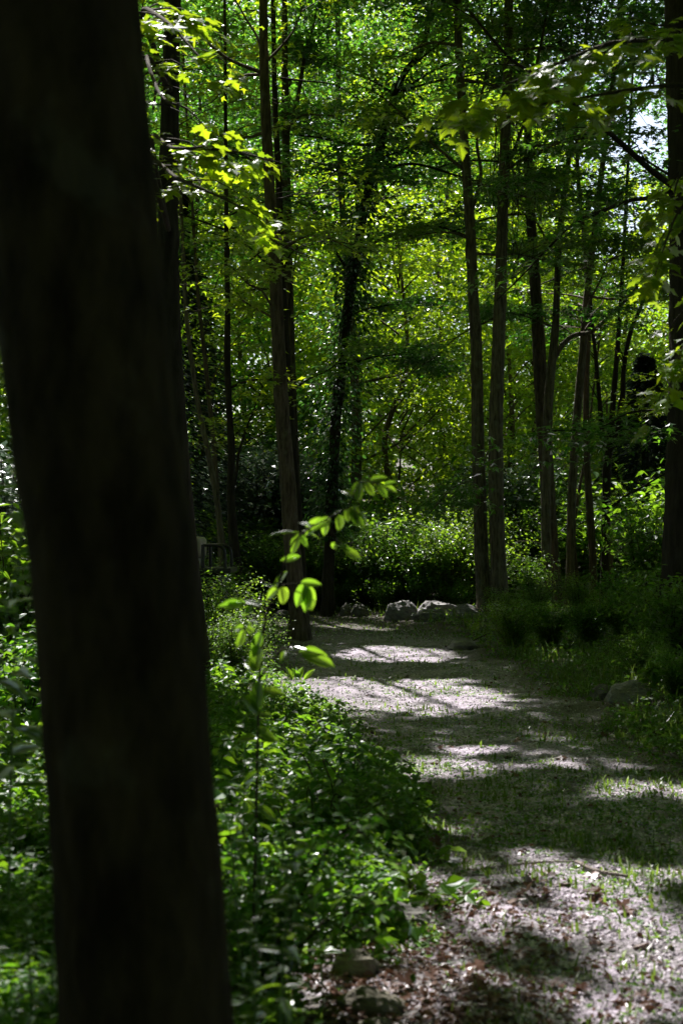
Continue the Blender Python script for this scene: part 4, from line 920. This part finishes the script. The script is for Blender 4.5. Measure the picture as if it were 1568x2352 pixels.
def grass():
    def dn(x, y):
        pd = pathd(x, y); r = np.where((pd > .1) | (y > 23.5), np.where(left(x, y), .35, .9), .22 * clump(x, y, 1, .1) * (y > 6) + .015)
        return r * bare(x, y) * np.where(clump(x, y, .8, -.4), 1, .25)
    p = scatter(60000, 0, 0, 3.2, 34, dn)
    n = len(p); h = R.uniform(.06, .2, n) * np.where(pathd(p[:, 0], p[:, 1]) > .3, R.uniform(.7, 1.7, n), .35); a = R.uniform(0, 6.28, n); bx, by = np.cos(a), np.sin(a)
    wd = R.uniform(.002, .006, n) * (1 + p[:, 1] / 18); lean = R.uniform(.1, .9, n) * h
    V = np.zeros((n, 5, 3))
    for k, (f, ww) in enumerate(((0, 1), (0, -1), (.6, .8), (.6, -.8), (1, 0))):
        V[:, k] = p + np.stack([bx * lean * f * f - by * wd * ww, by * lean * f * f + bx * wd * ww, h * f * (1 - .25 * f * lean / h)], -1)
    F = (np.array([(0, 1, 3), (0, 3, 2), (2, 3, 4)])[None] + (np.arange(n) * 5)[:, None, None]).reshape(-1, 3)
    o = obj('grass', mesh('grass', V.reshape(-1, 3), F, rnd=np.repeat(R.random(n), 5)), M_GRASS); tag(o, 'grass growing along the track and over the right bank', 'grass', kind='stuff')
grass()
def ground_cover():
    def dn(x, y):
        pd = pathd(x, y); l = left(x, y)
        base = np.where((pd > 0) | (y > 23.5), np.where(l, 1.0, .6), .75 * clump(x, y, 1, -.05) * np.clip((y - 5) / 4, .12, 1) + .08)
        near = (y < 5.5) & (pd > -.6) & (x > -.165 * y); base = np.where(near, .10, base)
        cc, rr, _ = proj(np.stack([x, y, 0 * x], -1))
        for a, b, u, v in ((1150, 1662, 280, 32), (1300, 1875, 300, 55), (1250, 1790, 150, 22), (880, 1450, 260, 22), (1450, 1700, 160, 40), (800, 1635, 60, 14), (1080, 1560, 70, 30), (870, 1535, 60, 6), (1500, 1940, 60, 12)):
            base = np.maximum(base, .8 * (((cc - a) / u) ** 2 + ((rr - b) / v) ** 2 < 1 + .6 * wob(x * 3, y * 3, 2)))
        return base * bare(x, y) * np.where(clump(x, y, .9, -.6), 1, .3)
    p = scatter(120000, 0, 0, 3.1, 36, dn); n = len(p); pd = pathd(p[:, 0], p[:, 1]); l = left(p[:, 0], p[:, 1])
    hz = np.where(pd > .15, np.where(l, .30, .20), .03) * np.clip(pd + .5, .3, 1) * R.uniform(0, 1, n); p[:, 2] += hz
    s_ = np.where(pd > .1, R.uniform(.02, .055, n), R.uniform(.012, .03, n)) * (1 + p[:, 1] / 40)
    o = obj('ground_cover', leaf_mesh('ground_cover', p, rand_dirs(n, .3), rand_norm(n, .5), s_, T_DIA), M_UNDER); tag(o, 'low leafy weeds covering the ground beside the track', 'weeds', kind='stuff')
ground_cover()
def undergrowth():
    # dense waist high growth between the silhouetted trunk and the track
    n = 1000; y = 1 / R.uniform(1 / 14, 1 / 5.35, n); x = R.uniform(-1, 1, n); e = np.interp(y, PC[:, 0], PC[:, 1]) - np.interp(y, PC[:, 0], PC[:, 2])
    xl = -y * .30; x = xl + (e + .05 - xl) * R.uniform(0, 1, n) ** .8
    hh = np.clip((e - x) * .9, .12, 1) * R.uniform(.12, .5, n) * np.clip((y - 4.9) / 1.2, .4, 1)
    C_, D_, st = [], [], []
    for i in range(n):
        z = float(G(x[i], y[i])); lx, ly = R.normal(0, .09, 2); q = [[x[i], y[i], z - .02, .003], [x[i] + lx * .5, y[i] + ly * .5, z + hh[i] * .6, .0022], [x[i] + lx * 1.4, y[i] + ly * 1.4, z + hh[i], .001]]
        st.append(tube(q, 3, .4)); m = int(10 + hh[i] * 60); f = R.uniform(.08, 1.08, m)[:, None] ** .55
        C_.append(np.array(q[0][:3]) * (1 - f) + np.array(q[2][:3]) * f + R.normal(0, .02, (m, 3))); 
    c = np.vstack(C_); m = ~lit_mask(c, .5); c = c[m]; k = len(c)
    root = tag(obj('undergrowth', leaf_mesh('undergrowth', c, rand_dirs(k, .3), rand_norm(k, .45), np.where(R.random(k) < .62, R.uniform(.015, .045, k), R.uniform(.05, .105, k)), T_OVAL), M_UNDER), 'tangled leafy undergrowth between the silhouetted trunk and the track', 'undergrowth', kind='stuff')
    V, F = join(st); o = obj('stems', mesh('stems', V, F), M_GRASSSTEM, root); o['kind'] = 'stuff'
undergrowth()
lab = 0
NP = 24
for i in range(NP):
    y = 1 / (1 / 5.6 + (1 / 13 - 1 / 5.6) * (i + .5) / NP); e = np.interp(y, PC[:, 0], PC[:, 1]) - np.interp(y, PC[:, 0], PC[:, 2]); x = e - R.uniform(.15, 1.1) * (1 + (y - 5) * .1)
    v = SH['plant'][i % 3]; s_ = R.uniform(.6, 1.05) * (1 if y < 8.5 else .6)
    root = thing('leafy_plant', (x, y, float(G(x, y)) - .01), f'broad leaved plant at the left edge of the track, {ORD[i]} from the front', 'plant', 'broad leaved plants in the undergrowth'); root.rotation_euler = (0, 0, R.uniform(0, 6)); root.scale = (s_,) * 3
    o = obj('leaves', v[0], None, root, world=False); o['kind'] = 'stuff'; obj('stem', v[1], None, root, world=False)
for i in range(NP):
    y = 1 / (1 / 9 + (1 / 24 - 1 / 9) * (i + .5) / NP); e = np.interp(y, PC[:, 0], PC[:, 1]) + np.interp(y, PC[:, 0], PC[:, 2]); x = e + R.uniform(.5, 2.6)
    v = SH['plant'][i % 3]; s_ = R.uniform(.5, .95)
    root = thing('leafy_plant', (x, y, float(G(x, y)) - .01), f'shaded weed on the grassy bank right of the track, {ORD[i]} from the front', 'plant', 'shaded weeds on the right bank'); root.rotation_euler = (0, 0, R.uniform(0, 6)); root.scale = (s_,) * 3
    o = obj('leaves', v[0], None, root, world=False); o['kind'] = 'stuff'; obj('stem', v[1], None, root, world=False)
def litter():
    def dn(x, y):
        pd = pathd(x, y); near = np.exp(-((x - .2 - .02 * y) / .5) ** 2) * (y < 6.4) * np.where(clump(x * 2, y * 2, 1, -.2), 1, .25)
        right = np.exp(-((x - 3.1) / .8) ** 2 - ((y - 14) / 3) ** 2) + np.exp(-((x - 2.4) / .7) ** 2 - ((y - 18) / 2.5) ** 2)
        return np.clip(.06 + near + right * .8 + .1 * (pd > -.3), 0, 1)
    p = scatter(19000, 0, 0, 3.2, 30, dn); n = len(p); p[:, 2] += R.uniform(.004, .02, n)
    o = obj('leaf_litter', leaf_mesh('leaf_litter', p, rand_dirs(n, .15), rand_norm(n, .45), R.uniform(.012, .048, n), T_OVAL), M_LITTER); tag(o, 'brown dead leaves and crumbs lying on soil and gravel', 'leaf litter', kind='stuff')
litter()
def gravel():
    def dn(x, y): return np.clip(1 / (1 + np.exp((pathd(x, y) + .05) * 7)), 0, 1)
    p = scatter(42000, 0, 0, 3.6, 26, dn); n = len(p)
    t = np.array([(1, 0, 0), (0, 1, 0), (-1, 0, 0), (0, -1, 0), (0, 0, .8), (.5, .5, .55)]); s_ = R.uniform(.004, .011, n) * (1 + p[:, 1] / 22)
    a = R.uniform(0, 6.28, n); c_, q = np.cos(a), np.sin(a); T = t[None] * (s_[:, None, None] * R.uniform(.6, 1.2, (n, 1, 3))) + R.normal(0, .12, (n, 6, 3)) * s_[:, None, None]
    V = np.stack([T[..., 0] * c_[:, None] - T[..., 1] * q[:, None], T[..., 0] * q[:, None] + T[..., 1] * c_[:, None], T[..., 2]], -1) + p[:, None]
    F = (np.array([(0, 5, 4), (0, 1, 5), (1, 4, 5), (1, 2, 4), (2, 3, 4), (3, 0, 4)])[None] + (np.arange(n) * 6)[:, None, None]).reshape(-1, 3)
    m, t_, N, L = new_mat('gravel_stone'); at = N('ShaderNodeAttribute'); at.attribute_name = 'rnd'; r = N('ShaderNodeValToRGB'); r.color_ramp.elements[0].color = (.17, .145, .165, 1); r.color_ramp.elements[1].color = (.62, .55, .65, 1); L(at.outputs['Fac'], r.inputs[0])
    b = N('ShaderNodeBsdfPrincipled'); b.inputs['Roughness'].default_value = .6; L(r.outputs[0], b.inputs['Base Color']); o_ = N('ShaderNodeOutputMaterial'); L(b.outputs[0], o_.inputs[0])
    o = obj('gravel', mesh('gravel', V.reshape(-1, 3), F, rnd=np.repeat(R.random(n), 6)), m); tag(o, 'pale grey gravel of the woodland track', 'gravel', kind='stuff')
gravel()

# fallen leaves one can pick out
DL = []
for k in range(3):
    V, F = maple_template(-.35 + .5 * k, k); V = V.copy(); V[:, 2] += .12 * np.sin(5 * V[:, 0] + k) * np.abs(V[:, 0]); me = mesh('fallen_leaf', V, F, smooth=True, rnd=np.full(len(V), .2 + .3 * k)); me.materials.append(M_LITTER); DL.append(me)
spots = [(1230, 2065, .10, 'curled orange brown leaf cluster at the edge of the bright gravel'), (1185, 2075, .08, 'darker curled brown leaf left of the orange one'), (1290, 1742, .09, 'dark red brown leaf on the shaded gravel'), (1370, 2060, .10, 'pale fallen leaf on the bright gravel at the right'), (1480, 2180, .08, 'tan fallen leaf near the right edge of the bright gravel'), (1200, 2200, .075, 'large brown leaf among the litter at the lower right'), (930, 1560, .09, 'small orange leaf on the sunlit gravel'), (870, 1690, .08, 'brown leaf at the tip of the blurred bush'), (1110, 2230, .075, 'brown leaf with upturned edge in the lower litter')]
for k, (px, py, s_, lb) in enumerate(spots):
    q = GP(px, py); o = bpy.data.objects.new('fallen_leaf', DL[k % 3]); COL.objects.link(o); o.location = (q[0], q[1], q[2] + .02); o.scale = (s_,) * 3; o.rotation_euler = (R.normal(0, .3), R.normal(0, .3), R.uniform(0, 6)); tag(o, lb, 'fallen leaf')
g = np.random.default_rng(9)
for k in range(90):
    px, py = (g.uniform(900, 1500), g.uniform(1990, 2340)) if k < 60 else (g.uniform(700, 1400), g.uniform(1650, 1990))
    q = GP(px, py); o = bpy.data.objects.new('fallen_leaf', DL[k % 3]); COL.objects.link(o); o.location = (q[0], q[1], q[2] + .015); o.scale = (g.uniform(.04, .075),) * 3; o.rotation_euler = (g.normal(0, .4), g.normal(0, .4), g.uniform(0, 6)); tag(o, 'small dry brown leaf lying on the track', 'fallen leaf', 'small dry leaves on the track')

# sticks
M_STICK = bark_mat('dead_wood', (.12, .10, .09), (.34, .29, .27), sc=3, lich=0)
def stick(label, pts, r):
    q = [[*(GP(a, b) + np.array([0, 0, r + dz])), r * (1 - .12 * i)] for i, (a, b, dz) in enumerate(pts)]
    V, F = tube(q, 7, .04, .08, 1); return tag(obj('stick', mesh('stick', V, F, smooth=True), M_STICK if 'pale' in label or 'long' in label else M_TWIG), label, 'stick')
stick('long thin stick lying across the gravel at the lower right', [(1105, 2003, .01), (1180, 1994, .01), (1245, 1990, .015), (1320, 1987, .01)], .006)
stick('short pale stick beside the end of the long one', [(1322, 1988, .01), (1370, 2010, .01), (1440, 2022, .01)], .009)
stick('forked dead stick jutting from the dark bush over the gravel', [(1022, 1490, .02), (1060, 1492, .05), (1100, 1486, .12), (1140, 1478, .2)], .014)
stick('pale short branch leaning on the half buried rock', [(1052, 1490, .0), (1040, 1476, .05), (1034, 1470, .08)], .014)
stick('thin fallen branch in the grass at the right edge', [(1500, 1696, .03), (1540, 1688, .04), (1590, 1684, .05)], .015)
# white and pink flowers
def flower(px, py, s_, mat, label, h=.12):
    q = GP(px, py); root = thing('flower', q, label, 'flower'); V, F = tube([[*q, .0015], [q[0] + .01, q[1], q[2] + h, .001]], 4, .05); obj('stem', mesh('stem', V, F), M_GRASSSTEM, root)
    a = np.linspace(0, 6.28, 9)[:-1]; c = np.repeat([[q[0] + .01, q[1], q[2] + h]], 16, 0); d = np.array([[math.cos(t), math.sin(t), z] for z in (.2, .9) for t in a])
    o = obj('petals', leaf_mesh('petals', c, d, rand_norm(16, .4), s_, T_OVAL), mat, root)
flower(1040, 2010, .035, M_PETAL, 'white flower head at the edge of the undergrowth', .06)
flower(920, 1900, .018, M_PINK, 'small pink clover head in the middle of the undergrowth edge', .1)
flower(860, 1925, .016, M_PINK, 'small pink clover head left of the other one', .1)
flower(908, 2030, .018, M_PINK, 'pink clover head lowest in the undergrowth', .08)
flower(1225, 1812, .014, M_PETAL, 'tiny white flower on the track near the right seedling', .03)
# grass tuft and dandelion leaves at the left edge of the sunlit gravel
q = GP(665, 1562); root = thing('grass_tuft', q, 'sunlit tuft of long grass and toothed leaves at the left edge of the bright gravel', 'grass tuft')
for k in range(9):
    a = g.uniform(0, 6.28); L = g.uniform(.12, .34); ln = g.uniform(.1, .5) * L; b = q + np.array([g.normal(0, .04), g.normal(0, .03), 0])
    pts = np.array([b, b + [ln * .3 * math.cos(a), ln * .3 * math.sin(a), L * .6], b + [ln * math.cos(a), ln * math.sin(a), L]]); V, F = tube(np.column_stack([pts, [.005, .004, .001]]), 3, .05); obj('blade', mesh('blade', V, F), M_GRASS, root)
for k in range(5):
    a = [2.6, .3, 1.4, 3.4, 5.5][k]; put_leaf(OL[k % 3], q + np.array([.1 + .03 * k - .06, 0, .0]), (math.cos(a) * .5, math.sin(a) * .2, .9 - .1 * k), (math.sin(a), -1, .3), .17, root, q)

# dark conifer beyond the right hand cluster
def conifer(x, y, h, label):
    root = thing('conifer_tree', (x, y, float(G(x, y))), label, 'tree'); g = np.random.default_rng(4)
    V, F = tube([[x, y, -.2, .16], [x, y, h * .5, .1], [x, y, h, .02]], 9, .5); obj('trunk', mesh('trunk', V, F, smooth=True), M_BARKD, root)
    n = 9000; f = g.uniform(0, 1, n) ** .8; r = (1 - f) * 2.2 * g.uniform(.1, 1, n) + .05; a = g.uniform(0, 6.28, n)
    c = np.stack([x + r * np.cos(a), y + r * np.sin(a), 1 + f * (h - 1) - r * .3], -1)
    o = obj('crown', leaf_mesh('crown', c, np.stack([np.cos(a), np.sin(a), -.3 + 0 * a], -1), rand_norm(n, .5), g.uniform(.12, .26, n), (T_DIA[0] * np.array([.45, 1, 1]), T_DIA[1])), M_PINE, root); o['kind'] = 'stuff'
conifer(7.9, 37, 6.5, 'dark blue green conifer glimpsed in shade beside the thick right trunk')
conifer(-3.6, 31, 9.5, 'dark conifer with fine twigs seen between the silhouetted trunk and the straight maple')
